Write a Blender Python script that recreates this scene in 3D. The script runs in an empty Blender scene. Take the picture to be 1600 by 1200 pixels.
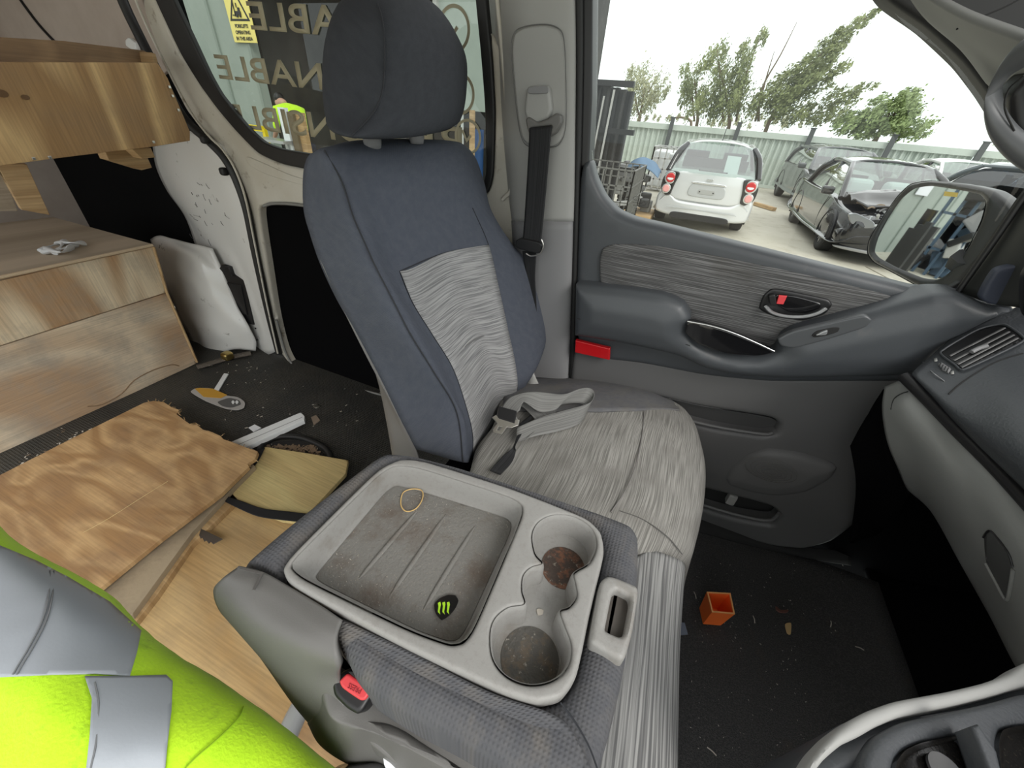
import bpy, bmesh, math, random
import numpy as np
from mathutils import Vector, Matrix, noise
from mathutils.geometry import delaunay_2d_cdt
random.seed(7)
SC = bpy.context.scene
COL = SC.collection
LOCALP = [False]      # True while building in a thing's own frame
GZ = -.45             # the yard lies this far below the cab floor
MIRN = (-.90, -.42, .04)

# ------------------------------------------------------------------ camera
# van axes: x = forwards, y = towards the passenger side, z = up from the cab floor (metres)
FPX = 600.0
CAM = np.array([0.0, 0.0, 1.23])
def _basis(hy=175., sl=.085, lx=1120.):
    Y = np.array([lx-800, hy+sl*(lx-800)-600, FPX]); Y /= np.linalg.norm(Y)
    Z = np.cross(np.array([0, hy-600, FPX]), np.array([1, sl, 0])); Z /= np.linalg.norm(Z)
    if Z[1] > 0: Z = -Z
    return np.array([np.cross(Y, Z), Y, Z])
RW = _basis()
cd = bpy.data.cameras.new('camera'); cam = bpy.data.objects.new('camera', cd); COL.objects.link(cam)
cx, cy, cz = RW @ [1, 0, 0], RW @ [0, -1, 0], RW @ [0, 0, -1]
cam.matrix_world = Matrix(((cx[0], cy[0], cz[0], CAM[0]), (cx[1], cy[1], cz[1], CAM[1]), (cx[2], cy[2], cz[2], CAM[2]), (0, 0, 0, 1)))
cd.sensor_width = 36; cd.lens = 36*FPX/1600; cd.clip_start = .02; cd.clip_end = 500
SC.camera = cam

# ------------------------------------------------------------------ light: bright overcast sky
W = bpy.data.worlds.new('overcast'); SC.world = W; W.use_nodes = True
wn = W.node_tree; wn.nodes.clear()
wo = wn.nodes.new('ShaderNodeOutputWorld'); bg = wn.nodes.new('ShaderNodeBackground')
tc = wn.nodes.new('ShaderNodeTexCoord'); sep = wn.nodes.new('ShaderNodeSeparateXYZ'); rmp = wn.nodes.new('ShaderNodeValToRGB')
wn.links.new(tc.outputs['Generated'], sep.inputs[0]); wn.links.new(sep.outputs['Z'], rmp.inputs[0])
rmp.color_ramp.elements[0].position = 0.0; rmp.color_ramp.elements[0].color = (.80, .87, .84, 1)
rmp.color_ramp.elements[1].position = 0.5; rmp.color_ramp.elements[1].color = (1, 1, 1, 1)
wn.links.new(rmp.outputs[0], bg.inputs[0]); bg.inputs[1].default_value = 1.35
wn.links.new(bg.outputs[0], wo.inputs[0])
sd = bpy.data.lights.new('sun', 'SUN'); sd.energy = 1.2; sd.angle = math.radians(25); sd.color = (1, .97, .92)
so = bpy.data.objects.new('sun', sd); COL.objects.link(so)
so.rotation_euler = Vector((-.62, .50, -.66)).to_track_quat('-Z', 'Y').to_euler()
SC.view_settings.view_transform = 'Standard'; SC.view_settings.look = 'None'
SC.view_settings.gamma = 1; SC.view_settings.use_curve_mapping = False
SC.view_settings.exposure = 0.42
SC.render.film_transparent = False

# ------------------------------------------------------------------ helpers: where things stand
def ray(px, py): return RW @ np.array([px-800., py-600., FPX])
def on(px, py, **k):
    """point seen at (px, py) lying on x=, y=, z= or at depth d= (metres along the view axis)"""
    d = ray(px, py); a, v = list(k.items())[0]
    if a == 'd': return CAM + d*v/FPX
    i = 'xyz'.index(a); return CAM + d*((v-CAM[i])/d[i])
class Plane:
    def __init__(s, o, n, up=(0, 0, 1)):
        s.o = np.array(o, float); s.N = np.array(n, float); s.N /= np.linalg.norm(s.N)
        up = np.array(up, float); s.V = up - s.N*(up @ s.N); s.V /= np.linalg.norm(s.V); s.U = np.cross(s.V, s.N)
    def px(s, x, y):
        d = ray(x, y); p = CAM + d*(((s.o-CAM) @ s.N)/(d @ s.N)); q = p - s.o
        return (float(q @ s.U), float(q @ s.V))
    def pt(s, x, y, off=0.):
        d = ray(x, y); o = s.o + s.N*off
        return CAM + d*(((o-CAM) @ s.N)/(d @ s.N))
    def w(s, u, v, h=0.): return s.o + s.U*u + s.V*v + s.N*h
def PY(y): return Plane((0, y, 0), (0, -1, 0))
def PX(x, f=1): return Plane((x, 0, 0), (f, 0, 0))
def PZ(z): return Plane((0, 0, z), (0, 0, 1), (0, 1, 0))

def tag(o, label=None, cat=None, group=None, kind=None):
    if label: o['label'] = label
    if cat: o['category'] = cat
    if group: o['group'] = group
    if kind: o['kind'] = kind
    return o
def thing(name, label, cat, loc=(0, 0, 0), group=None, rot=None):
    o = bpy.data.objects.new(name, None); COL.objects.link(o); o.location = [float(v) for v in loc]
    if rot: o.rotation_euler = rot
    o.empty_display_size = .05
    return tag(o, label, cat, group)
def mesh(name, V, Fc, m, parent=None, uv=None, smooth=True, local=False):
    me = bpy.data.meshes.new(name); me.from_pydata([tuple(float(c) for c in v) for v in V], [], [tuple(int(i) for i in f) for f in Fc])
    if uv is not None:
        l = me.uv_layers.new(name='UVMap')
        li = np.zeros(len(me.loops), int); me.loops.foreach_get('vertex_index', li)
        l.data.foreach_set('uv', np.asarray(uv, float)[li].ravel())
    me.materials.append(m); me.validate()
    o = bpy.data.objects.new(name, me); COL.objects.link(o)
    if smooth: me.shade_smooth()
    if parent:
        o.parent = parent
        if not local and not LOCALP[0]:
            bpy.context.view_layer.update(); o.matrix_parent_inverse = parent.matrix_world.inverted()
    return o
def autos(o, a=40):
    me = o.data; bm = bmesh.new(); bm.from_mesh(me)
    for e in bm.edges:
        if len(e.link_faces) == 2 and e.calc_face_angle(0) > math.radians(a): e.smooth = False
    bm.to_mesh(me); bm.free(); return o

# curves in 2D / 3D
def catmull(P, n=6, closed=True):
    P = [np.array(p, float) for p in P]; out = []; N = len(P)
    for i in range(N if closed else N-1):
        if closed: a, b, c, d = P[i-1], P[i], P[(i+1) % N], P[(i+2) % N]
        else: a, b, c, d = P[max(i-1, 0)], P[i], P[i+1], P[min(i+2, N-1)]
        if not closed:
            if i == 0: a = 2*b-c
            if i == N-2: d = 2*c-b
        for k in range(n):
            t = k/n
            out.append(.5*((2*b) + (c-a)*t + (2*a-5*b+4*c-d)*t*t + (3*b-a-3*c+d)*t**3))
    if not closed: out.append(P[-1])
    return out
def chaikin(P, it=2, q=.2):
    P = [np.array(p, float) for p in P]
    for _ in range(it):
        o = []
        for i in range(len(P)):
            a, b = P[i], P[(i+1) % len(P)]; o += [a*(1-q)+b*q, a*q+b*(1-q)]
        P = o; q = .25
    return P
def resample(P, step):
    out = []
    for i in range(len(P)):
        a, b = P[i], P[(i+1) % len(P)]; L = np.linalg.norm(b-a); k = max(1, int(math.ceil(L/step)))
        out += [a + (b-a)*j/k for j in range(k)]
    return out
def dist_in(pts, poly):
    """distance to outline (positive inside)"""
    pts = np.asarray(pts); A = np.asarray(poly); B = np.roll(A, -1, 0); d2 = np.full(len(pts), 1e9); ins = np.zeros(len(pts), bool)
    for a, b in zip(A, B):
        ab = b-a; L = ab @ ab
        if L < 1e-14: continue
        t = np.clip(((pts-a) @ ab)/L, 0, 1); q = pts - (a + t[:, None]*ab); d2 = np.minimum(d2, (q*q).sum(1))
        c = ((a[1] > pts[:, 1]) != (b[1] > pts[:, 1]))
        with np.errstate(divide='ignore', invalid='ignore'): xx = (b[0]-a[0])*(pts[:, 1]-a[1])/(b[1]-a[1]) + a[0]
        ins ^= c & (pts[:, 0] < xx)
    d = np.sqrt(d2); return np.where(ins, d, -d)
def area2(P):
    P = np.asarray(P); Q = np.roll(P, -1, 0); return .5*float((P[:, 0]*Q[:, 1]-Q[:, 0]*P[:, 1]).sum())
def outline(px, pl, mode):
    uv = [pl.px(*p) for p in px] if pl is not None else [tuple(p) for p in px]
    if mode == 'c': r = catmull(uv, 5)
    elif mode == 'k': r = chaikin(uv, 3, .15)
    elif mode == 'K': r = chaikin(uv, 3, .28)
    else: r = [np.array(p, float) for p in uv]
    return r if area2(r) > 0 else r[::-1]

def relief(name, px, pl, m, parent=None, thick=.01, bev=.003, step=None, h=None, holes=(), mode='c', back=True, uvs=1., uvrot=0., lift=0., raw=False, hard=False):
    """a solid plate / pad on a plane: outline px, rounded rim 'bev', optional height field h(u, v, dist)"""
    P = outline(px, None if raw else pl, mode)
    P = np.array(P); ext = float((P.max(0)-P.min(0)).max()); ar = abs(area2(P))
    step = step or max(math.sqrt(ar/700.), ext/90.)
    P = np.array(resample(list(P), step))
    if area2(P) < 0: P = P[::-1]
    H = []
    for hp in holes:
        hmode = mode
        if isinstance(hp, tuple) and isinstance(hp[0], str): hmode, hp = hp
        q = np.array(resample(outline(hp, None if raw else pl, hmode), step)); H.append(q)
    def dist(pts):
        d = dist_in(pts, P)
        for q in H: d = np.minimum(d, -dist_in(pts, q))
        return d
    bev = min(bev, .45*math.sqrt(ar))
    cand = []
    for Q, sg in [(P, 1)] + [(q, -1) for q in H]:
        e = np.roll(Q, -1, 0)-np.roll(Q, 1, 0); nrm = np.stack([-e[:, 1], e[:, 0]], 1)
        nrm /= (np.linalg.norm(nrm, axis=1)[:, None]+1e-12)
        for f in (.12, .35, .65, 1.0):
            c = Q + nrm*sg*bev*f; dd = dist(c); cand.append(c[dd > bev*f*.8])
    g0 = P.min(0); g1 = P.max(0)
    gx, gy = np.meshgrid(np.arange(g0[0], g1[0], step), np.arange(g0[1], g1[1], step)); G = np.stack([gx.ravel(), gy.ravel()], 1)
    if len(G):
        G[:, 0] += (np.round((G[:, 1]-g0[1])/step) % 2)*step*.5
        cand.append(G[dist(G) > bev+step*.35])
    I = np.concatenate(cand) if cand else np.zeros((0, 2))
    allp = np.concatenate([P]+H+[I]); nb = len(P); edges = [(i, (i+1) % nb) for i in range(nb)]; o = nb
    for q in H:
        edges += [(o+i, o+(i+1) % len(q)) for i in range(len(q))]; o += len(q)
    r = delaunay_2d_cdt([Vector(p) for p in allp], edges, [], 0, 1e-7)
    vo = np.array([tuple(v) for v in r[0]]); fo = [f for f in r[2]]
    cen = np.array([vo[list(f)].mean(0) for f in fo]); keep = dist(cen) > -1e-9
    fo = [f if area2(vo[list(f)]) > 0 else f[::-1] for f, k in zip(fo, keep) if k]
    used = sorted({i for f in fo for i in f}); mp = {a: b for b, a in enumerate(used)}
    vo = vo[used]; fo = [tuple(mp[i] for i in f) for f in fo]
    d = np.maximum(dist(vo), 0); t = np.clip(1-d/bev, 0, 1)
    z = -bev*(1-np.sqrt(np.maximum(0, 1-t*t))) + lift
    if h is not None: z = z + np.array([h(u, v, dd) for (u, v), dd in zip(vo, d)])
    V = [pl.w(u, v, zz) for (u, v), zz in zip(vo, z)]; n = len(V)
    ec = {}
    for f in fo:
        for i in range(len(f)): ec[(f[i], f[(i+1) % len(f)])] = 1
    be = [e for e in ec if (e[1], e[0]) not in ec]
    F = list(fo); ca, sa = math.cos(uvrot), math.sin(uvrot)
    UV = [((u*ca-v*sa)*uvs, (u*sa+v*ca)*uvs) for u, v in vo]
    if back:
        V += [pl.w(u, v, min(zz, lift) - thick) for (u, v), zz in zip(vo, z)]; UV += UV
        F += [tuple(i+n for i in f[::-1]) for f in fo] + [(b, a, a+n, b+n) for a, b in be]
    else:
        bi = sorted({i for e in be for i in e}); bm_ = {a: n+k for k, a in enumerate(bi)}
        V += [pl.w(vo[i][0], vo[i][1], z[i]-thick) for i in bi]; UV += [UV[i] for i in bi]
        F += [(b, a, bm_[a], bm_[b]) for a, b in be]
    ob = mesh(name, V, F, m, parent, UV, smooth=not hard)
    if not hard: autos(ob, 50)
    return ob

def loft(name, rows, m, parent=None, n=5, thick=.0, closed=False, uvs=(1, 1), cap=False, wob=None, rowsel=None, colsel=None, edge=None):
    """smooth surface through a grid of 3D points. rowsel/colsel keep a span of the grid."""
    R = [catmull(r, n, closed) for r in rows]
    Rt = list(zip(*R)); C = [catmull(c, n, False) for c in Rt]; G = np.array(list(zip(*C)))
    if rowsel: G = G[rowsel[0]*n:rowsel[1]*n+1]
    if colsel: G = G[:, colsel[0]*n:colsel[1]*n+1]
    nr, nc = G.shape[:2]
    du = np.zeros((nr, nc)); du[:, 1:] = np.cumsum(np.linalg.norm(np.diff(G, axis=1), axis=2), 1); du -= du[:, nc//2:nc//2+1]
    dv = np.zeros((nr, nc)); dv[1:] = np.cumsum(np.linalg.norm(np.diff(G, axis=0), axis=2), 0)
    UV = np.stack([du*uvs[0], dv*uvs[1]], 2).reshape(-1, 2)
    if wob is not None: G = np.array([[p + np.array(wob(p)) for p in row] for row in G])
    V = G.reshape(-1, 3); F = []
    for i in range(nr-1):
        for j in range(nc if closed else nc-1):
            k = (j+1) % nc; F.append((i*nc+j, i*nc+k, (i+1)*nc+k, (i+1)*nc+j))
    V = list(V)
    if cap:
        for i, rev in ((0, True), (nr-1, False)):
            c = G[i].mean(0); V.append(c); UV = np.vstack([UV, [[0, 0]]]); ci = len(V)-1
            for j in range(nc if closed else nc-1):
                k = (j+1) % nc; t = (i*nc+j, i*nc+k, ci); F.append(t[::-1] if rev else t)
    ob = mesh(name, V, F, m, parent, UV)
    bm = bmesh.new(); bm.from_mesh(ob.data); bmesh.ops.recalc_face_normals(bm, faces=bm.faces)
    if not (closed and cap):
        # open sheet: turn towards the camera side
        s = sum((f.normal.dot(Vector(CAM)-f.calc_center_median()))*f.calc_area() for f in bm.faces)
        if s < 0: bmesh.ops.reverse_faces(bm, faces=bm.faces)
    bm.to_mesh(ob.data); bm.free()
    if thick:
        md = ob.modifiers.new('solid', 'SOLIDIFY'); md.thickness = thick; md.offset = -1
    return ob
def tube(name, P, r, m, parent=None, n=8, sub=4, closed=False, sq=1., cap=True, rr=None):
    P = catmull(P, sub, closed) if sub > 1 else [np.array(p, float) for p in P]
    P = [np.array(p, float) for p in P]; N = len(P); V = []; F = []; up = np.array([0, 0, 1.])
    T = []
    for i in range(N):
        a = P[i-1] if (i or closed) else P[0]; b = P[(i+1) % N] if (i < N-1 or closed) else P[-1]; t = b-a; T.append(t/(np.linalg.norm(t)+1e-12))
    s = np.cross(T[0], up)
    if np.linalg.norm(s) < .1: s = np.cross(T[0], [1., 0, 0])
    s /= np.linalg.norm(s)
    for i in range(N):
        s = s - T[i]*(s @ T[i]); s /= (np.linalg.norm(s)+1e-12); w = np.cross(T[i], s); ri = r if rr is None else r*rr(i/(N-1))
        for k in range(n):
            a = 2*math.pi*k/n; V.append(P[i] + (s*math.cos(a) + w*math.sin(a)*sq)*ri)
    for i in range(N if closed else N-1):
        for k in range(n):
            j = (i+1) % N; F.append((i*n+k, i*n+(k+1) % n, j*n+(k+1) % n, j*n+k))
    if cap and not closed: F += [tuple(range(n))[::-1], tuple((N-1)*n+k for k in range(n))]
    ob = mesh(name, V, F, m, parent, [(i % n/n, i//n*.1) for i in range(len(V))])
    bm = bmesh.new(); bm.from_mesh(ob.data); bmesh.ops.recalc_face_normals(bm, faces=bm.faces); bm.to_mesh(ob.data); bm.free()
    return autos(ob, 60)
def boxm(name, c, s, m, parent=None, rot=None, bev=.004, seg=2, local=False, M=None):
    bm = bmesh.new(); bmesh.ops.create_cube(bm, size=1); bmesh.ops.scale(bm, vec=s, verts=bm.verts)
    if bev: bmesh.ops.bevel(bm, geom=bm.edges[:], offset=min(bev, min(s)*.4), segments=seg, affect='EDGES', profile=.6)
    X = Matrix.Translation([float(v) for v in c]) @ (rot.to_matrix().to_4x4() if rot is not None else Matrix.Identity(4))
    if M is not None: X = M
    bmesh.ops.transform(bm, matrix=X, verts=bm.verts)
    me = bpy.data.meshes.new(name); bm.to_mesh(me); bm.free(); me.materials.append(m)
    o = bpy.data.objects.new(name, me); COL.objects.link(o)
    if parent:
        o.parent = parent
        if not local and not LOCALP[0]: bpy.context.view_layer.update(); o.matrix_parent_inverse = parent.matrix_world.inverted()
    return o
def joinm(name, parts, m, parent=None, local=False, smooth=False):
    V = []; F = []
    for v, f in parts:
        k = len(V); V += list(v); F += [tuple(i+k for i in q) for q in f]
    return mesh(name, V, F, m, parent, [(v[0], v[2]) for v in V], smooth, local)
def bx(a, b):
    (x0, y0, z0), (x1, y1, z1) = a, b
    return ([(x0,y0,z0),(x1,y0,z0),(x1,y1,z0),(x0,y1,z0),(x0,y0,z1),(x1,y0,z1),(x1,y1,z1),(x0,y1,z1)],
            [(0,3,2,1),(4,5,6,7),(0,1,5,4),(1,2,6,5),(2,3,7,6),(3,0,4,7)])
def bar(a, b, w, d=None):
    """square bar from a to b"""
    a = np.array(a, float); b = np.array(b, float); d = d or w; t = b-a; t = t/np.linalg.norm(t)
    s = np.cross(t, [0, 0, 1.]);
    if np.linalg.norm(s) < .05: s = np.array([1., 0, 0])
    s /= np.linalg.norm(s); u = np.cross(s, t); V = []
    for p in (a, b):
        for i, j in ((-1, -1), (1, -1), (1, 1), (-1, 1)): V.append(p + s*w/2*i + u*d/2*j)
    return (V, [(3,2,1,0),(4,5,6,7),(0,1,5,4),(1,2,6,5),(2,3,7,6),(3,0,4,7)])
def recess(name, rim, floor, pl, dz, m, parent=None, mode='c', rings=5, fmode=None, uvs=1., lift=0., dish=.6):
    """a sunk tray: wall running from the rim outline to the floor outline at depth dz, plus floor"""
    N = 96
    def eq(P):
        P = np.array(P); L = np.concatenate([[0], np.cumsum(np.linalg.norm(np.roll(P, -1, 0)-P, axis=1))]); t = np.linspace(0, L[-1], N, endpoint=False)
        Q = np.vstack([P, P[:1]]); return np.stack([np.interp(t, L, Q[:, 0]), np.interp(t, L, Q[:, 1])], 1)
    A = eq(outline(rim, pl, mode)); fp = Plane(pl.o - pl.N*dz, pl.N, pl.V)
    B = eq(outline(floor, fp, fmode or mode))
    c = A.mean(0); k = min(range(N), key=lambda s: ((np.roll(B, -s, 0)-A)**2).sum()); B = np.roll(B, -k, 0)
    V = []; F = []; UV = []
    prof = [(0, 0), (.1, .06), (.3, .3), (.55, .68), (.78, .92), (1, 1)]
    for s, q in prof:
        R = A*(1-s)+B*s
        for u, v in R: V.append(pl.w(u, v, lift-q*dz)); UV.append((u*uvs, v*uvs))
    for i in range(len(prof)-1):
        for j in range(N):
            k = (j+1) % N; F.append((i*N+j, i*N+k, (i+1)*N+k, (i+1)*N+j))
    base = (len(prof)-1)*N; F.append(tuple(base+j for j in range(N)))
    ob = mesh(name, V, F, m, parent, UV); return autos(ob, 45)
def text(name, s, size, M, m, parent=None, depth=.0004, font=None, align='CENTER', bold=0.):
    cu = bpy.data.curves.new(name, 'FONT'); cu.body = s; cu.size = size; cu.extrude = depth; cu.align_x = align; cu.align_y = 'CENTER'; cu.offset = bold
    t = bpy.data.objects.new(name, cu); COL.objects.link(t); bpy.context.view_layer.update()
    me = bpy.data.meshes.new_from_object(t.evaluated_get(bpy.context.evaluated_depsgraph_get())); bpy.data.objects.remove(t)
    me.transform(M); me.materials.clear(); me.materials.append(m)
    o = bpy.data.objects.new(name, me); COL.objects.link(o)
    if parent: o.parent = parent; bpy.context.view_layer.update(); o.matrix_parent_inverse = parent.matrix_world.inverted()
    return o
def frame(o, ux, uy):
    """matrix whose x axis is ux, y axis is uy, origin o"""
    ux = Vector(ux).normalized(); uy = Vector(uy); uy = (uy - ux*uy.dot(ux)).normalized(); uz = ux.cross(uy)
    return Matrix(((ux.x, uy.x, uz.x, o[0]), (ux.y, uy.y, uz.y, o[1]), (ux.z, uy.z, uz.z, o[2]), (0, 0, 0, 1)))

# ------------------------------------------------------------------ materials
def mt(name, col, rough=.6, metal=0., spec=.5, bump=None, var=None, coat=0., coord='Object', sheen=0., trans=None, dirt=None):
    """principled material. bump=(scale, strength[, distance]); var=(scale, colour2, lo, hi); dirt=(scale, colour, lo, hi)"""
    m = bpy.data.materials.new(name); m.use_nodes = True; nt = m.node_tree; b = nt.nodes['Principled BSDF']
    b.inputs['Base Color'].default_value = (*col, 1); b.inputs['Roughness'].default_value = rough; b.inputs['Metallic'].default_value = metal
    b.inputs['Specular IOR Level'].default_value = spec; b.inputs['Coat Weight'].default_value = coat
    if sheen: b.inputs['Sheen Weight'].default_value = sheen
    t = nt.nodes.new('ShaderNodeTexCoord'); last = None
    def blend(prev, spc):
        sc, c2, lo, hi = spc
        nz = nt.nodes.new('ShaderNodeTexNoise'); nz.inputs['Scale'].default_value = sc; nz.inputs['Detail'].default_value = 6; nz.inputs['Roughness'].default_value = .65
        nt.links.new(t.outputs[coord], nz.inputs['Vector'])
        rp = nt.nodes.new('ShaderNodeMapRange'); rp.inputs[1].default_value = lo; rp.inputs[2].default_value = hi
        nt.links.new(nz.outputs['Fac'], rp.inputs[0]); mx = nt.nodes.new('ShaderNodeMix'); mx.data_type = 'RGBA'
        nt.links.new(rp.outputs[0], mx.inputs[0])
        if prev is None: mx.inputs[6].default_value = (*col, 1)
        else: nt.links.new(prev, mx.inputs[6])
        mx.inputs[7].default_value = (*c2, 1); return mx.outputs[2]
    if var: last = blend(None, var)
    if dirt: last = blend(last, dirt)
    if last is not None: nt.links.new(last, b.inputs['Base Color'])
    if bump:
        nz = nt.nodes.new('ShaderNodeTexNoise'); nz.inputs['Scale'].default_value = bump[0]; nz.inputs['Detail'].default_value = 3
        nt.links.new(t.outputs[coord], nz.inputs['Vector'])
        bp = nt.nodes.new('ShaderNodeBump'); bp.inputs['Strength'].default_value = bump[1]; bp.inputs['Distance'].default_value = bump[2] if len(bump) > 2 else .001
        nt.links.new(nz.outputs['Fac'], bp.inputs['Height']); nt.links.new(bp.outputs[0], b.inputs['Normal'])
    return m
def weave(name, col, col2, scale=900., rough=.9, dirt=None, strength=.5):
    """plain woven cloth, threads from crossing waves in UV space"""
    m = mt(name, col, rough, spec=.2, coord='UV', dirt=dirt, var=(45, col2, .35, .7)); nt = m.node_tree; b = nt.nodes['Principled BSDF']
    t = nt.nodes.new('ShaderNodeTexCoord'); hs = []
    for d in ('X', 'Y'):
        w = nt.nodes.new('ShaderNodeTexWave'); w.bands_direction = d; w.inputs['Scale'].default_value = scale/10; w.inputs['Distortion'].default_value = .6
        nt.links.new(t.outputs['UV'], w.inputs['Vector']); hs.append(w.outputs['Fac'])
    ad = nt.nodes.new('ShaderNodeMath'); ad.operation = 'MULTIPLY'; nt.links.new(hs[0], ad.inputs[0]); nt.links.new(hs[1], ad.inputs[1])
    bp = nt.nodes.new('ShaderNodeBump'); bp.inputs['Strength'].default_value = strength; bp.inputs['Distance'].default_value = .0008
    nt.links.new(ad.outputs[0], bp.inputs['Height']); nt.links.new(bp.outputs[0], b.inputs['Normal'])
    return m
def striped(name, c0, c1, along='u', freq=150., stretch=7., rough=.9, lo=.38, hi=.62, blot=None, dist=.0012, wavy=.5):
    """ribbed seat cloth: thin uneven lines. lines run along u or along v"""
    m = bpy.data.materials.new(name); m.use_nodes = True; nt = m.node_tree; b = nt.nodes['Principled BSDF']
    b.inputs['Roughness'].default_value = rough; b.inputs['Specular IOR Level'].default_value = .2
    t = nt.nodes.new('ShaderNodeTexCoord'); wz = nt.nodes.new('ShaderNodeTexNoise'); wz.inputs['Scale'].default_value = 14
    nt.links.new(t.outputs['UV'], wz.inputs['Vector'])
    sub = nt.nodes.new('ShaderNodeVectorMath'); sub.operation = 'MULTIPLY_ADD'
    sub.inputs[1].default_value = (.006*wavy,)*3; nt.links.new(wz.outputs['Color'], sub.inputs[0]); nt.links.new(t.outputs['UV'], sub.inputs[2])
    mp = nt.nodes.new('ShaderNodeMapping'); nt.links.new(sub.outputs[0], mp.inputs['Vector'])
    mp.inputs['Scale'].default_value = (stretch, freq, 1) if along == 'u' else (freq, stretch, 1)
    nz = nt.nodes.new('ShaderNodeTexNoise'); nz.inputs['Scale'].default_value = 1; nz.inputs['Detail'].default_value = 2; nt.links.new(mp.outputs[0], nz.inputs['Vector'])
    r = nt.nodes.new('ShaderNodeValToRGB'); r.color_ramp.elements[0].position = lo; r.color_ramp.elements[0].color = (*c0, 1)
    r.color_ramp.elements[1].position = hi; r.color_ramp.elements[1].color = (*c1, 1); nt.links.new(nz.outputs['Fac'], r.inputs[0]); last = r.outputs[0]
    if blot:
        n2 = nt.nodes.new('ShaderNodeTexNoise'); n2.inputs['Scale'].default_value = blot[0]; n2.inputs['Detail'].default_value = 5; nt.links.new(t.outputs['UV'], n2.inputs['Vector'])
        mr = nt.nodes.new('ShaderNodeMapRange'); mr.inputs[1].default_value = blot[2]; mr.inputs[2].default_value = blot[3]; mr.inputs[4].default_value = blot[4]
        nt.links.new(n2.outputs['Fac'], mr.inputs[0]); mx = nt.nodes.new('ShaderNodeMix'); mx.data_type = 'RGBA'
        nt.links.new(mr.outputs[0], mx.inputs[0]); nt.links.new(last, mx.inputs[6]); mx.inputs[7].default_value = (*blot[1], 1); last = mx.outputs[2]
    nt.links.new(last, b.inputs['Base Color'])
    bp = nt.nodes.new('ShaderNodeBump'); bp.inputs['Strength'].default_value = .7; bp.inputs['Distance'].default_value = dist
    nt.links.new(nz.outputs['Fac'], bp.inputs['Height']); nt.links.new(bp.outputs[0], b.inputs['Normal'])
    return m
def ply(name, c0, c1, c2, sc=(2.2, 9), dirt=.5, rough=.7):
    """plywood: drawn-out grain figure, with grey scuffing"""
    m = bpy.data.materials.new(name); m.use_nodes = True; nt = m.node_tree; b = nt.nodes['Principled BSDF']; b.inputs['Roughness'].default_value = rough
    t = nt.nodes.new('ShaderNodeTexCoord'); mp = nt.nodes.new('ShaderNodeMapping'); nt.links.new(t.outputs['UV'], mp.inputs['Vector']); mp.inputs['Scale'].default_value = (*sc, 1)
    n1 = nt.nodes.new('ShaderNodeTexNoise'); n1.inputs['Scale'].default_value = 1.0; n1.inputs['Detail'].default_value = 2; n1.inputs['Distortion'].default_value = .6; nt.links.new(mp.outputs[0], n1.inputs['Vector'])
    mul = nt.nodes.new('ShaderNodeMath'); mul.operation = 'MULTIPLY'; mul.inputs[1].default_value = 9; nt.links.new(n1.outputs['Fac'], mul.inputs[0])
    fr = nt.nodes.new('ShaderNodeMath'); fr.operation = 'PINGPONG'; fr.inputs[1].default_value = 1; nt.links.new(mul.outputs[0], fr.inputs[0])
    r = nt.nodes.new('ShaderNodeValToRGB'); r.color_ramp.elements[0].position = .1; r.color_ramp.elements[0].color = (*c0, 1); r.color_ramp.elements[1].position = .75; r.color_ramp.elements[1].color = (*c1, 1)
    nt.links.new(fr.outputs[0], r.inputs[0])
    m2 = nt.nodes.new('ShaderNodeMapping'); m2.inputs['Scale'].default_value = (6, 190, 1) if sc[0] < sc[1] else (190, 6, 1); nt.links.new(t.outputs['UV'], m2.inputs['Vector'])
    n3 = nt.nodes.new('ShaderNodeTexNoise'); n3.inputs['Scale'].default_value = 1; nt.links.new(m2.outputs[0], n3.inputs['Vector'])
    n2 = nt.nodes.new('ShaderNodeTexNoise'); n2.inputs['Scale'].default_value = 5; n2.inputs['Detail'].default_value = 7; n2.inputs['Roughness'].default_value = .7; nt.links.new(t.outputs['UV'], n2.inputs['Vector'])
    mr = nt.nodes.new('ShaderNodeMapRange'); mr.inputs[1].default_value = .45; mr.inputs[2].default_value = .75; mr.inputs[4].default_value = dirt; nt.links.new(n2.outputs['Fac'], mr.inputs[0])
    mx = nt.nodes.new('ShaderNodeMix'); mx.data_type = 'RGBA'; nt.links.new(mr.outputs[0], mx.inputs[0]); nt.links.new(r.outputs[0], mx.inputs[6]); mx.inputs[7].default_value = (*c2, 1)
    mr2 = nt.nodes.new('ShaderNodeMapRange'); mr2.inputs[1].default_value = .3; mr2.inputs[2].default_value = .7; mr2.inputs[3].default_value = .82; mr2.inputs[4].default_value = 1.08; nt.links.new(n3.outputs['Fac'], mr2.inputs[0])
    vm = nt.nodes.new('ShaderNodeVectorMath'); vm.operation = 'SCALE'; nt.links.new(mx.outputs[2], vm.inputs[0]); nt.links.new(mr2.outputs[0], vm.inputs['Scale'])
    nt.links.new(vm.outputs[0], b.inputs['Base Color'])
    return m
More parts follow.
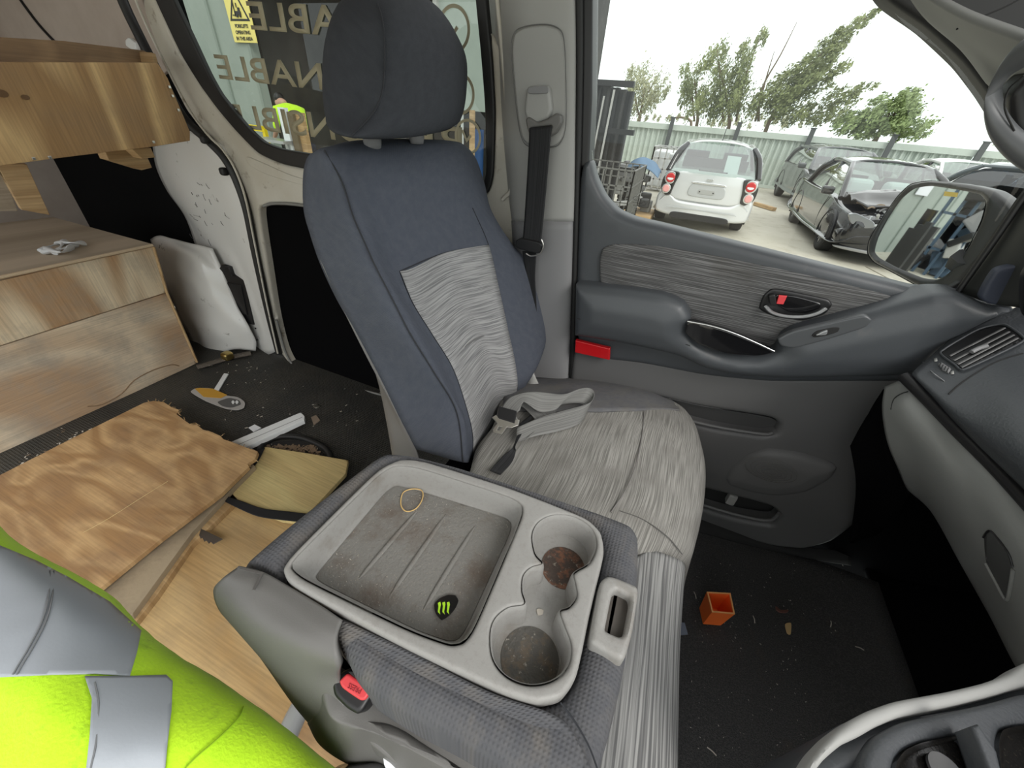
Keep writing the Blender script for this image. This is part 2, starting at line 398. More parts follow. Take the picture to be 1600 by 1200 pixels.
def glassm(name, tint=(.9, .95, .93), refl=.06, rough=0., ior=1.3):
    m = bpy.data.materials.new(name); m.use_nodes = True; nt = m.node_tree; nt.nodes.clear(); o = nt.nodes.new('ShaderNodeOutputMaterial')
    tr = nt.nodes.new('ShaderNodeBsdfTransparent'); tr.inputs[0].default_value = (*tint, 1); gl = nt.nodes.new('ShaderNodeBsdfGlossy'); gl.inputs['Roughness'].default_value = rough
    mx = nt.nodes.new('ShaderNodeMixShader'); fr = nt.nodes.new('ShaderNodeFresnel'); fr.inputs[0].default_value = ior
    ad = nt.nodes.new('ShaderNodeMath'); ad.operation = 'MULTIPLY_ADD'; ad.inputs[1].default_value = 1.; ad.inputs[2].default_value = refl; ad.use_clamp = True
    nt.links.new(fr.outputs[0], ad.inputs[0]); nt.links.new(ad.outputs[0], mx.inputs[0]); nt.links.new(tr.outputs[0], mx.inputs[1]); nt.links.new(gl.outputs[0], mx.inputs[2]); nt.links.new(mx.outputs[0], o.inputs[0])
    return m

M = {}
M['blue_cloth'] = weave('seat cloth blue grey', (.082, .092, .118), (.100, .110, .135), 1100)
M['stripe'] = striped('ribbed cloth back', (.17, .172, .178), (.40, .40, .40), 'u', 330, 7, lo=.36, hi=.60, blot=(8, (.26, .26, .255), .4, .8, .5))
M['stripe_seat'] = striped('ribbed cloth cushion', (.19, .185, .17), (.37, .36, .335), 'v', 460, 9, lo=.38, hi=.62, blot=(7, (.16, .15, .135), .48, .75, .6))
M['stripe_front'] = striped('ribbed cloth front', (.15, .15, .15), (.38, .38, .37), 'v', 260, 4, lo=.4, hi=.6, wavy=.2)
M['stripe_door'] = striped('ribbed cloth door', (.075, .075, .075), (.21, .21, .21), 'u', 460, 5, lo=.45, hi=.66, blot=(6, (.07, .065, .055), .55, .8, .7))
M['pad_cloth'] = weave('folded seat cloth', (.095, .098, .108), (.125, .125, .13), 620, dirt=(11, (.19, .17, .145), .5, .8), strength=.9)
M['seat_side'] = weave('cushion side cloth', (.12, .125, .14), (.15, .15, .16), 900)
M['tray'] = mt('tray plastic', (.32, .315, .30), .5, bump=(500, .3), var=(160, (.27, .26, .245), .5, .8), dirt=(11, (.20, .175, .145), .54, .78))
M['tray_floor'] = mt('tray floor dirty', (.20, .195, .18), .7, bump=(220, .7, .002), var=(12, (.135, .11, .09), .48, .66), dirt=(420, (.36, .32, .26), .60, .70))
M['rust'] = mt('cup grime', (.07, .05, .04), .8, bump=(150, .8, .003), var=(60, (.20, .09, .05), .48, .62), dirt=(160, (.3, .27, .22), .60, .68))
M['grey_pl'] = mt('grey plastic', (.145, .142, .135), .5, bump=(600, .2))
M['light_pl'] = mt('light grey plastic', (.36, .36, .345), .5, bump=(500, .15))
M['mid_pl'] = mt('mid grey plastic', (.235, .235, .24), .5, bump=(500, .15))
M['door_pl'] = mt('charcoal door plastic', (.062, .068, .075), .42, bump=(450, .35, .0006), dirt=(14, (.10, .10, .10), .62, .8))
M['door_low'] = mt('grey door plastic', (.115, .115, .115), .45, bump=(450, .3, .0006))
M['dash'] = mt('dash skin', (.055, .060, .066), .45, bump=(260, .7, .001))
M['glove'] = mt('glovebox plastic', (.23, .235, .225), .38, bump=(420, .3, .0006))
M['black'] = mt('black plastic', (.012, .012, .013), .4)
M['gloss_black'] = mt('gloss black', (.008, .008, .009), .08, coat=.6)
M['rubber'] = mt('black rubber', (.012, .012, .012), .55)
M['black_cloth'] = mt('black trim', (.0025, .0025, .003), 1., spec=.08, bump=(200, .4))
M['carpet'] = mt('cab carpet', (.045, .045, .046), .95, bump=(420, 1., .006), var=(260, (.095, .092, .088), .42, .66), dirt=(6, (.085, .070, .055), .60, .85))
M['chrome'] = mt('chrome', (.75, .75, .75), .18, 1.)
M['steel'] = mt('plated steel', (.68, .66, .62), .3, 1.)
M['silver_pl'] = mt('satin silver plastic', (.45, .46, .47), .3, .6)
M['red'] = mt('red plastic', (.72, .06, .07), .4)
M['reflector'] = mt('red reflector', (.50, .008, .012), .2, coat=.5, bump=(250, .3))
M['cream'] = mt('cream paint, worn', (.50, .47, .40), .4, coat=.2, dirt=(16, (.20, .16, .11), .60, .72), var=(3, (.56, .54, .48), .4, .6))
M['white_paint'] = mt('white paint, worn', (.70, .70, .68), .22, coat=.5, dirt=(14, (.20, .19, .17), .64, .72))
M['webbing'] = striped('belt webbing black', (.012, .012, .013), (.035, .036, .038), 'v', 420, 2, rough=.6, lo=.3, hi=.7, dist=.0004, wavy=0)
M['webbing_grey'] = striped('belt webbing grey', (.13, .13, .125), (.25, .25, .24), 'v', 330, 3, rough=.55, lo=.3, hi=.7, dist=.0004, wavy=0)
M['hardboard'] = mt('lining board', (.36, .30, .26), .8, bump=(90, .3), var=(2.2, (.46, .40, .36), .35, .65))
M['ply_shelf'] = ply('shelf plywood', (.62, .42, .20), (.34, .20, .085), (.26, .18, .11), (3.2, 1.1), .5)
M['ply_dark'] = ply('shelf plywood dark', (.30, .19, .10), (.22, .135, .07), (.14, .10, .07), (2.5, 6), .5)
M['ply_box'] = ply('box plywood', (.74, .62, .44), (.46, .29, .155), (.36, .32, .26), (2.6, .9), .75)
M['ply_box2'] = ply('box plywood lower', (.68, .56, .41), (.46, .31, .19), (.33, .30, .26), (1.0, 1.7), .95)
M['ply_top'] = ply('box lid', (.50, .41, .31), (.40, .32, .23), (.26, .21, .16), (1.4, 3.4), .7)
M['ply_floor'] = ply('floor plywood', (.52, .335, .16), (.35, .20, .085), (.27, .165, .09), (2.2, 6.5), .85)
M['ply_pale'] = ply('pale plywood', (.66, .54, .25), (.58, .44, .20), (.50, .38, .20), (1.0, 4), .5)
M['ply_low'] = ply('lower plywood', (.58, .40, .19), (.44, .28, .12), (.34, .25, .14), (.8, 3.4), .7)
M['timber'] = ply('bare timber', (.50, .34, .17), (.38, .24, .11), (.26, .18, .11), (1, 14), .4)
M['edge_ply'] = mt('ply edge', (.45, .33, .19), .8, bump=(300, .5))
M['orange'] = mt('orange plastic', (1., .19, .035), .35)
M['orange_edge'] = mt('orange rim worn', (.90, .42, .15), .5)
M['white_pl'] = mt('white plastic', (.75, .77, .78), .35)
M['glove_w'] = mt('crumpled white cloth', (.62, .63, .64), .9)
M['hivis'] = mt('fluorescent yellow cloth', (.50, .86, .012), .85, bump=(260, .7, .0015), sheen=.15, var=(9, (.60, .95, .02), .35, .7), dirt=(24, (.33, .60, .01), .58, .74))
M['tape'] = mt('reflective tape', (.40, .435, .48), .5, metal=.1, bump=(300, .3, .0004))
M['stitch'] = mt('thread', (.20, .21, .22), .9)
M['stitch_dark'] = mt('dark seam', (.03, .032, .038), .9)
M['strap'] = mt('black strap', (.010, .010, .012), .7)
M['band'] = mt('rubber band', (.62, .42, .17), .5)
M['glass'] = glassm('window glass', (.93, .97, .95), .02)
M['glass_rear'] = glassm('tinted glass', (.62, .67, .64), .03)
M['mirror'] = mt('mirror silver', (.86, .88, .88), .015, 1.)
M['tint_text'] = mt('sand decal lettering', (.37, .34, .235), .6)
M['lime'] = mt('lime ink', (.45, .80, .03), .5)
M['foot'] = mt('dark slot', (.02, .02, .02), .9)
M['brass'] = mt('brass', (.55, .42, .16), .3, 1.)
M['paper'] = mt('paper', (.82, .84, .88), .8)
M['leafdry'] = mt('dry leaf', (.60, .42, .20), .8)
M['leafbrown'] = mt('brown leaf', (.14, .06, .045), .7)
M['blue_reflection'] = mt('painted blue reflection', (.05, .058, .085), .5, bump=(400, .3))
# ================================================================== the van: floor, sides, doors
def struct(o, label=None): return tag(o, label, None, None, 'structure')
def rect(pl, u0, v0, u1, v1): return [(u0, v0), (u1, v0), (u1, v1), (u0, v1)]
def slab(name, a, b, m): return struct(joinm(name, [bx(a, b)], m))

# ribbed rubber mat over the load floor
m = mt('ribbed rubber mat', (.030, .030, .028), .62, var=(5, (.052, .048, .040), .4, .7), dirt=(70, (.12, .105, .08), .63, .7)); nt = m.node_tree; b = nt.nodes['Principled BSDF']
t = nt.nodes.new('ShaderNodeTexCoord'); hs = []
for d in ('X', 'Y'):
    w = nt.nodes.new('ShaderNodeTexWave'); w.bands_direction = d; w.inputs['Scale'].default_value = 34; nt.links.new(t.outputs['Object'], w.inputs['Vector']); hs.append(w.outputs['Fac'])
ad = nt.nodes.new('ShaderNodeMath'); ad.operation = 'MAXIMUM'; nt.links.new(hs[0], ad.inputs[0]); nt.links.new(hs[1], ad.inputs[1])
bp = nt.nodes.new('ShaderNodeBump'); bp.inputs['Strength'].default_value = .9; bp.inputs['Distance'].default_value = .003; nt.links.new(ad.outputs[0], bp.inputs['Height']); nt.links.new(bp.outputs[0], b.inputs['Normal'])
M['mat'] = m
slab('floor', (-3.6, -.95, -.06), (-.45, 1.3, 0), M['mat'])
# cab carpet with the toe board rising at its front
rows = []
for y in (-.9, -.2, .4, .9, 1.17):
    rows.append([np.array([x, y, z]) for x, z in ((-.45, -.002), (0, -.002), (.6, 0), (.95, .004))])
struct(loft('wall_front', [[np.array([x, y, z]) for x, z in ((.93, .0), (1.05, .01), (1.3, .12), (1.42, .42), (1.46, .8))] for y in (-.9, -.2, .4, .9, 1.25)], M['black_cloth'], n=6, thick=.02), 'toe board at the front of the footwell, blackened for its shade')  # footwell shade put into the toe board's near-black colour
struct(loft('floor', rows, M['carpet'], n=8, thick=.02))
# side wall behind everything (passenger side), with its openings left for the two windows
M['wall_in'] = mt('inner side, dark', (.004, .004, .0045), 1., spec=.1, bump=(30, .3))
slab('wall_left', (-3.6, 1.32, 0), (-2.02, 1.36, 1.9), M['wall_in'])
pl = PY(1.30)
o = relief('lining_panel', [(-60, -60), (205, -40), (245, 60), (262, 110), (235, 130), (-60, 120)], pl, M['hardboard'], thick=.012, bev=.004, mode='s')
struct(o); o.name = 'trim_1'; o['label'] = 'grey-brown lining board on the upper side of the load bay'
o = tube('lining_seam', [pl.pt(20, -20, .004), pl.pt(32, 0, .004), pl.pt(62, 40, .004), pl.pt(95, 75, .004)], .006, M['black'], None)
struct(o); o.name = 'trim_2'
slab('wall_rear', (-3.62, -.95, 0), (-3.58, 1.36, 1.9), M['hardboard'])
slab('ceiling', (-3.6, -.95, 1.86), (-.5, 1.36, 1.9), M['hardboard'])
slab('ceiling', (-.5, -.6, 1.86), (.55, 1.30, 1.9), M['light_pl'])

# white painted pillar behind the sliding door opening
pl = PY(1.25)
def pp(l, **k): return [on(x, y, **k) for x, y in l]
rows = [[on(238, 225, y=1.30), on(262, 222, y=1.24), on(296, 205, y=1.20), on(345, 226, y=1.19)],
        [on(244, 262, y=1.30), on(272, 262, y=1.23), on(318, 258, y=1.19), on(362, 262, y=1.19)],
        [on(262, 300, y=1.30), on(296, 320, y=1.23), on(345, 300, y=1.19), on(382, 330, y=1.19)],
        [on(292, 345, y=1.30), on(322, 375, y=1.25), on(362, 370, y=1.20), on(398, 390, y=1.19)],
        [on(316, 420, y=1.30), on(348, 440, y=1.25), on(385, 440, y=1.20), on(413, 460, y=1.19)],
        [on(345, 500, y=1.30), on(370, 500, y=1.25), on(404, 500, y=1.20), on(428, 520, y=1.19)],
        [on(372, 552, y=1.30), on(392, 545, y=1.25), on(416, 554, y=1.20), on(438, 546, y=1.19)]]
o = struct(loft('trim_3', rows, M['white_paint'], n=6, thick=.02), 'worn white painted pillar behind the sliding door')
PT = o
for k in range(22):
    x = random.uniform(292, 352); y = random.uniform(285, 335) if k % 2 else random.uniform(330, 380); a = random.uniform(.2, 1.3); L = random.uniform(3, 12)
    tube('scuff', [on(x, y, y=1.187), on(x+L*math.cos(a)*.5, y+L*math.sin(a)*.6, y=1.186), on(x+L*math.cos(a), y+L*math.sin(a), y=1.187)], random.uniform(.0006, .0016), M['foot'], PT, sub=2, n=4)

# ---- sliding door (rear passenger side)
pl = PY(1.20)
D1 = bpy.data.objects.new('door_1', None); COL.objects.link(D1); D1.location = (-1., 1.25, .0); struct(D1, 'cream sliding side door with a large dark-edged window')
win = [(226, -36), (242, 0), (281, 84), (312, 134), (340, 172), (368, 205), (402, 240), (440, 257), (520, 272), (620, 290), (735, 310), (762, 302), (770, 275), (773, 180), (768, 90), (759, 0), (757, -36)]
low = [(405, 335), (412, 322), (430, 318), (480, 322), (600, 345), (700, 365), (720, 380), (730, 640), (640, 632), (600, 618), (520, 598), (470, 580), (448, 555), (432, 500), (418, 420)]
relief('door_skin', [(205, -36), (250, 90), (292, 178), (340, 226), (370, 285), (396, 380), (420, 470), (434, 548), (470, 590), (560, 618), (640, 640), (830, 660), (830, -30)], pl, M['cream'], D1, thick=.05, bev=.012, holes=[('k', win), ('c', low)], mode='k')
o = relief('pressed_rib', [(385, 245), (400, 250), (450, 272), (480, 282), (480, 290), (452, 284), (410, 270), (388, 256)], Plane((0, 1.196, 0), (0, -1, 0)), M['cream'], D1, thick=.004, bev=.003)
relief('lower_liner', low, PY(1.235), M['black_cloth'], D1, thick=.006, bev=.004)
tube('liner_rim', [on(x, y, y=1.195) for x, y in low[1:-1]], .006, mt('rim grey', (.20, .20, .19), .45), D1, sub=4, closed=False)
inn = [(255, -36), (270, 0), (300, 62), (325, 116), (343, 148), (386, 200), (410, 222), (438, 233), (520, 246), (620, 264), (735, 292), (754, 290), (759, 268), (757, 165), (750, 80), (742, 0), (740, -36)]
relief('window_rubber', win, PY(1.198), M['rubber'], D1, thick=.012, bev=.006, holes=[('k', inn)], mode='k')
g = relief('window_1', win, PY(1.225), M['glass_rear'], None, thick=.004, bev=.001, mode='k', back=False)
struct(g, 'tinted sliding window with reversed sand-coloured lettering')
tube('rubber_seal', [on(x, y, y=1.185) for x, y in ((180, -30), (200, 20), (240, 100), (278, 170), (298, 196), (328, 222), (352, 248), (370, 282), (386, 330), (400, 400), (420, 490), (436, 552))], .017, M['rubber'], D1, sub=5)
tube('seal_lip', [on(x, y, y=1.17) for x, y in ((202, -30), (220, 20), (258, 100), (296, 172), (326, 212), (348, 234), (368, 266), (384, 312), (398, 380), (416, 470), (434, 552))], .0045, M['cream'], D1, sub=5)
for x, y in ((320, 218), (350, 268)):
    c = on(x, y, y=1.165); boxm('rubber_stop', c, (.03, .03, .03), M['rubber'], D1, bev=.012, seg=4)
# lower step moulding of the door opening
relief('sill_moulding', [(414, 556), (440, 545), (470, 575), (520, 597), (610, 622), (700, 645), (700, 700), (606, 690), (500, 622), (430, 590)], Plane(on(500, 605, y=1.16), (.05, -.55, .8)), M['rubber'], D1, thick=.01, bev=.006)
# door lock on the pillar
L = thing('door_lock', 'black door lock plate low on the white pillar', 'lock', on(370, 480, y=1.19))
lp = Plane(on(372, 470, y=1.195), (.1, -1, 0))
relief('lock_plate', [(337, 428), (345, 415), (358, 418), (362, 430), (382, 438), (396, 508), (372, 502), (352, 460)], lp, M['black'], L, thick=.02, bev=.004, mode='s')
relief('lock_cover', [(346, 440), (376, 446), (386, 492), (364, 490)], Plane(lp.o+lp.N*.006, lp.N), M['black'], L, thick=.006, bev=.003, mode='s')
relief('slide_bracket', [(362, 490), (378, 500), (386, 545), (376, 550), (366, 520)], lp, M['rubber'], L, thick=.02, bev=.004, mode='s')
for x, y in ((388, 512), (399, 513), (402, 531), (388, 528)):
    boxm('bolt_hole', on(x, y, y=1.20), (.008, .006, .008), M['foot'], L, bev=.003)

# decals on the sliding window, read from outside (so reversed from in here)
wpl = PY(1.221)
def decal(s, p0, p1, hgt, nm):
    """reversed lettering running from p0 (right, first letter) to p1 (left); hgt px of the capitals at its middle"""
    a, c = wpl.pt(*p0), wpl.pt(*p1); mid = ((p0[0]+p1[0])/2, (p0[1]+p1[1])/2)
    hh = np.linalg.norm(wpl.pt(mid[0], mid[1]-hgt/2)-wpl.pt(mid[0], mid[1]+hgt/2)); ux = c-a
    o = text(nm, s, 1., Matrix.Identity(4), M['tint_text'], None, .0, bold=.012)
    xs = [v.co.x for v in o.data.vertices]; ys = [v.co.y for v in o.data.vertices]; sx = np.linalg.norm(ux)/(max(xs)-min(xs)); sy = hh/(max(ys)-min(ys))
    Fm = frame(a, ux, (0, 0, 1))
    mm = Fm @ Matrix.Diagonal((sx, sy, 1, 1)) @ Matrix.Translation((-min(xs), -(max(ys)+min(ys))/2, 0))
    o.data.transform(mm); o.data.flip_normals(); o.parent = g
    # give the film a hair of thickness
    md = o.modifiers.new('s', 'SOLIDIFY'); md.thickness = .0006; return o
decal('RELIABLE', (668, 42), (388, 24), 47, 'lettering')
decal('REASONABLE', (722, 142), (338, 104), 42, 'lettering')
decal('RESPONSIBLE', (722, 222), (358, 180), 40, 'lettering')
for (x, y, r, rot) in ((709, 46, 27, 0), (718, 147, 25, 0), (731, 214, 22, 0)):
    c = wpl.pt(x, y); rr = np.linalg.norm(wpl.pt(x+r, y)-c)*.95; ang = [k*math.pi/18 for k in range(36)]
    V = []; F = []
    for a_ in ang:
        for q in (rr, rr*.84): V.append(c + np.array([math.cos(a_)*q, 0, math.sin(a_)*q]))
    F = [(2*k, 2*k+1, (2*k+3) % 72, (2*k+2) % 72) for k in range(36)]
    ck = [(-.35, .05), (-.2, .2), (.1, -.12), (.45, .5), (.6, .36), (.12, -.42)]
    n0 = len(V); V += [c + np.array([-u*rr*.8, 0, v*rr*.8]) for u, v in ck]; F += [(n0, n0+1, n0+2, n0+5), (n0+2, n0+3, n0+4, n0+5)]
    o = mesh('tick_emblem', V, F, M['tint_text'], g, smooth=False); md = o.modifiers.new('s', 'SOLIDIFY'); md.thickness = .0006

# ---- B pillar trim
rows = []
def prow(yy, xs, offs=(1.24, 1.165, 1.15, 1.155, 1.19)):
    return [on(x, yy, y=o_) for x, o_ in zip(xs, offs)]
rows = [prow(-30, (758, 800, 845, 892, 902)), prow(60, (764, 798, 845, 894, 903)), prow(180, (772, 800, 848, 894, 902)), prow(300, (790, 803, 850, 893, 900)), prow(346, (798, 806, 850, 892, 898))]
tz = struct(loft('trim_5', rows, M['light_pl'], n=6, thick=.004), 'light grey plastic trim on the door pillar')
rows = [prow(345, (796, 806, 850, 891, 898)), prow(430, (800, 812, 852, 889, 896)), prow(510, (804, 826, 856, 886, 894)), prow(620, (806, 815, 850, 880, 892)), prow(660, (806, 815, 850, 878, 890))]
struct(loft('trim_6', rows, M['mid_pl'], n=6, thick=.004), 'darker grey lower trim on the door pillar')
struct(tube('trim_7', [on(x, y, y=1.19) for x, y in ((775, -20), (786, 100), (796, 220), (800, 290), (785, 312))], .006, M['cream']))
# vertical black seals of the front door
struct(tube('trim_8', [on(x, y, y=1.17) for x, y in ((905, -40), (905, 150), (899, 400), (892, 640))], .0095, M['rubber'], sub=6), 'black rubber door seal beside the pillar')

struct(relief('door_jamb', [(890,240), (914,250), (910,640), (880,640)], PY(1.21), M['black_cloth'], thick=.01, bev=.002, mode='s')).name = 'trim_18'
# ---- front passenger door
D2 = bpy.data.objects.new('door_2', None); COL.objects.link(D2); D2.location = (.3, 1.2, .0); struct(D2, 'charcoal and grey front passenger door')
# window frame: rear upright, front slanting member
relief('window_frame', [(906, -60), (926, -60), (925, 150), (920, 260), (908, 262), (905, 262)], PY(1.175), M['black'], D2, thick=.05, bev=.006, mode='s')
relief('window_frame', [(1350, -60), (1386, 0), (1450, 42), (1512, 100), (1548, 148), (1580, 200), (1600, 250), (1640, 250), (1640, -60)], PY(1.178), M['rubber'], D2, thick=.05, bev=.01, mode='k')
wg = [(921, -60), (921, 190), (926, 250), (937, 292), (955, 322), (980, 342), (1030, 356), (1150, 386), (1300, 424), (1442, 458), (1520, 470), (1640, 300), (1640, -60)]
g2 = relief('window_2', wg, PY(1.20), M['glass'], None, thick=.004, bev=.001, mode='s', back=False); struct(g2, 'clear front passenger window')
up = [(904, 258), (922, 250), (928, 278), (942, 308), (962, 330), (990, 343), (1040, 354), (1150, 382), (1300, 420), (1400, 445), (1442, 456), (1500, 455), (1545, 475), (1600, 490), (1600, 560), (1445, 600), (1330, 600), (1200, 600), (1100, 590), (1000, 570), (896, 560)]
relief('upper_panel', up, PY(1.155), M['door_pl'], D2, thick=.03, bev=.022, mode='k')
ins = [(937, 452), (936, 405), (941, 388), (958, 382), (1010, 383), (1100, 397), (1250, 428), (1380, 460), (1412, 470), (1385, 484), (1300, 500), (1238, 522), (1212, 548), (1150, 538), (1075, 520), (1040, 476)]
relief('fabric_insert', ins, PY(1.146), M['stripe_door'], D2, thick=.008, bev=.006, mode='k', h=lambda u, v, d: .006*min(1, d/.05))
arm = [(897, 447), (897, 447), (905, 447), (960, 452), (1035, 462), (1068, 476), (1080, 496), (1076, 520), (1092, 540), (1130, 556), (1182, 561), (1214, 550), (1222, 530), (1240, 518), (1320, 498), (1384, 482), (1412, 474), (1460, 462), (1500, 462), (1545, 480), (1590, 484), (1592, 488), (1545, 506), (1470, 548), (1435, 590), (1330, 593), (1220, 594), (1150, 590), (1100, 578), (1060, 558), (980, 540), (905, 528), (896, 527), (896, 527)]
relief('armrest', arm, PY(1.095), M['door_pl'], D2, thick=.06, bev=.022, mode='k', h=lambda u, v, d: .02*min(1, d/.06))
tube('armrest_seam', [on(x, y, y=1.088) for x, y in ((902, 498), (960, 508), (1020, 524), (1064, 536), (1078, 540))], .0013, M['foot'], D2)
# storage pull pocket: glossy black with a bright edge
relief('pull_pocket', [(1072, 506), (1080, 502), (1138, 518), (1204, 546), (1208, 552), (1182, 557), (1130, 552), (1090, 538), (1070, 520)], PY(1.078), M['gloss_black'], D2, thick=.02, bev=.003, mode='k')
tube('bright_edge', [on(x, y, y=1.074) for x, y in ((1074, 502), (1110, 509), (1145, 520), (1180, 535), (1210, 549))], .0022, M['chrome'], D2)
# window switch
sw = [(1214, 530), (1238, 518), (1300, 504), (1352, 492), (1364, 500), (1354, 512), (1290, 532), (1240, 545), (1220, 541)]
relief('switch_panel', sw, PY(1.072), M['grey_pl'] if False else mt('satin charcoal', (.085, .09, .095), .3), D2, thick=.012, bev=.004, mode='k')
relief('switch_well', [(1268, 524), (1276, 517), (1300, 512), (1313, 512), (1310, 519), (1292, 525), (1272, 528)], PY(1.070), M['foot'], D2, thick=.004, bev=.002, mode='k')
relief('window_switch', [(1273, 525), (1284, 519), (1294, 516), (1292, 524)], PY(1.064), M['silver_pl'], D2, thick=.005, bev=.002, mode='k')
# inner door handle
hb = relief('handle_bezel', [(1184, 484), (1192, 462), (1206, 450), (1240, 456), (1296, 468), (1302, 477), (1290, 492), (1258, 502), (1212, 497)], PY(1.136), M['black'], D2, thick=.02, bev=.006, mode='k')
relief('handle_bowl', [(1205, 470), (1214, 459), (1245, 463), (1284, 474), (1282, 482), (1262, 490), (1230, 488)], PY(1.133), M['gloss_black'], D2, thick=.004, bev=.003, mode='k')
tube('handle_lever', [on(x, y, y=yy) for x, y, yy in ((1196, 478, 1.13), (1206, 488, 1.118), (1226, 494, 1.11), (1254, 495, 1.108), (1276, 490, 1.11), (1290, 482, 1.118))], .0065, M['silver_pl'], D2, sq=.6)
relief('lock_tab', [(1200, 462), (1212, 460), (1214, 478), (1203, 478)], PY(1.122), M['black'], D2, thick=.01, bev=.003, mode='k')
relief('lock_flag', [(1217, 462), (1230, 463), (1224, 476), (1213, 475)], PY(1.124), M['red'], D2, thick=.004, bev=.0015, mode='s')
# red reflector
relief('door_reflector', [(899, 532), (953, 545), (952, 563), (898, 551)], PY(1.126), M['reflector'], D2, thick=.012, bev=.003, mode='s')
# lower door panel, two pockets and speaker bulge
pk1 = [(1000, 612), (1090, 634), (1205, 652), (1217, 661), (1212, 673), (1190, 677), (1110, 664), (1040, 645), (1000, 625)]
pk2 = [(1085, 752), (1140, 766), (1205, 783), (1217, 796), (1205, 811), (1150, 802), (1085, 783)]
lowp = [(893, 555), (905, 527), (980, 548), (1060, 570), (1200, 590), (1490, 584), (1470, 640), (1450, 690), (1425, 735), (1352, 795), (1300, 838), (1255, 850), (1210, 846), (1150, 832), (1085, 808), (990, 790), (888, 690)]
def lowh(u, v, d):
    return .03*min(1, max(0, (.62-v)/.35))
lp = PY(1.165)
relief('lower_panel', lowp, lp, M['door_low'], D2, thick=.03, bev=.02, mode='k', holes=[('k', pk1), ('k', pk2)], h=lowh, step=.012)
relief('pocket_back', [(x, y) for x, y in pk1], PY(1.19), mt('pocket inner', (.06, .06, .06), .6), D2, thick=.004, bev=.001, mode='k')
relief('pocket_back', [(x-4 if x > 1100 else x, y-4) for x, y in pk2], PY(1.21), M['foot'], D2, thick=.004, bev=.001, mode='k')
tube('pocket_lip', [on(x, y, y=1.142) for x, y in ((1000, 626), (1040, 646), (1110, 665), (1190, 678), (1208, 676))], .006, M['door_low'], D2)
tube('pocket_lip', [on(x, y, y=1.128) for x, y in ((1085, 785), (1150, 804), (1200, 813), (1218, 802))], .007, M['door_low'], D2)
boxm('pocket_divider', on(1143, 778, y=1.17), (.03, .03, .05), M['light_pl'], D2, bev=.008)
sp = relief('speaker_grille', [(1128, 746), (1140, 730), (1168, 712), (1200, 703), (1250, 710), (1300, 726), (1311, 735), (1300, 752), (1262, 772), (1215, 779), (1165, 770), (1136, 760)], PY(1.134), mt('speaker mesh', (.13, .13, .13), .6), D2, thick=.02, bev=.02, mode='k', h=lambda u, v, d: .012*min(1, d/.05))
c = on(1205, 738, y=1.112)
for i in range(5):
    r_ = .012+.011*i; tube('grille_ring', [c + np.array([math.cos(a)*r_*1.3, .0005*i*i, math.sin(a)*r_*.8]) for a in np.linspace(0, 2*math.pi, 20)[:-1]], .0012, M['grey_pl'], sp, sub=1, closed=True, n=5)
# smooth sweep of the panel under the armrest
rows = [[on(905, 528, y=1.15), on(980, 545, y=1.15), on(1060, 562, y=1.14), on(1120, 585, y=1.12), on(1250, 594, y=1.11), on(1440, 588, y=1.12)],
        [on(900, 565, y=1.165), on(985, 585, y=1.16), on(1060, 604, y=1.155), on(1120, 618, y=1.15), on(1250, 620, y=1.15), on(1405, 616, y=1.15)]]
# door sill plate and kerb of the footwell
rows = [[on(x, y, z=.03) for x, y in ((1050, 800), (1092, 808), (1160, 832), (1240, 850), (1290, 858), (1330, 860))],
        [on(x, y, z=.02) for x, y in ((1050, 812), (1092, 820), (1160, 842), (1240, 862), (1290, 870), (1330, 874))],
        [on(x, y, z=.0) for x, y in ((1050, 822), (1092, 832), (1160, 850), (1240, 868), (1290, 878), (1330, 884))]]
struct(loft('trim_9', rows, mt('sill plate', (.03, .03, .03), .8, spec=.2), n=5, thick=.01), 'dark sill plate at the edge of the footwell')
slab('wall_left', (.28, 1.22, -.06), (1.6, 1.26, .72), M['black_cloth'])
slab('wall_front', (1.36, -.5, 0), (1.5, 1.24, .95), M['black_cloth'])
# ================================================================== passenger seat
SE = thing('passenger_seat', 'blue-grey cloth front passenger seat with ribbed grey centre and tall headrest', 'car seat', (-.1, .8, .0))
RN = np.array([1., -.05, .33]); RN /= np.linalg.norm(RN)
def sb(px, py, off=0.):      # on the reclined plane of the backrest, off metres in front of it
    o = np.array([-.36, .8, .5]) + RN*off; d = ray(px, py); return CAM + d*(((o-CAM) @ RN)/(d @ RN))
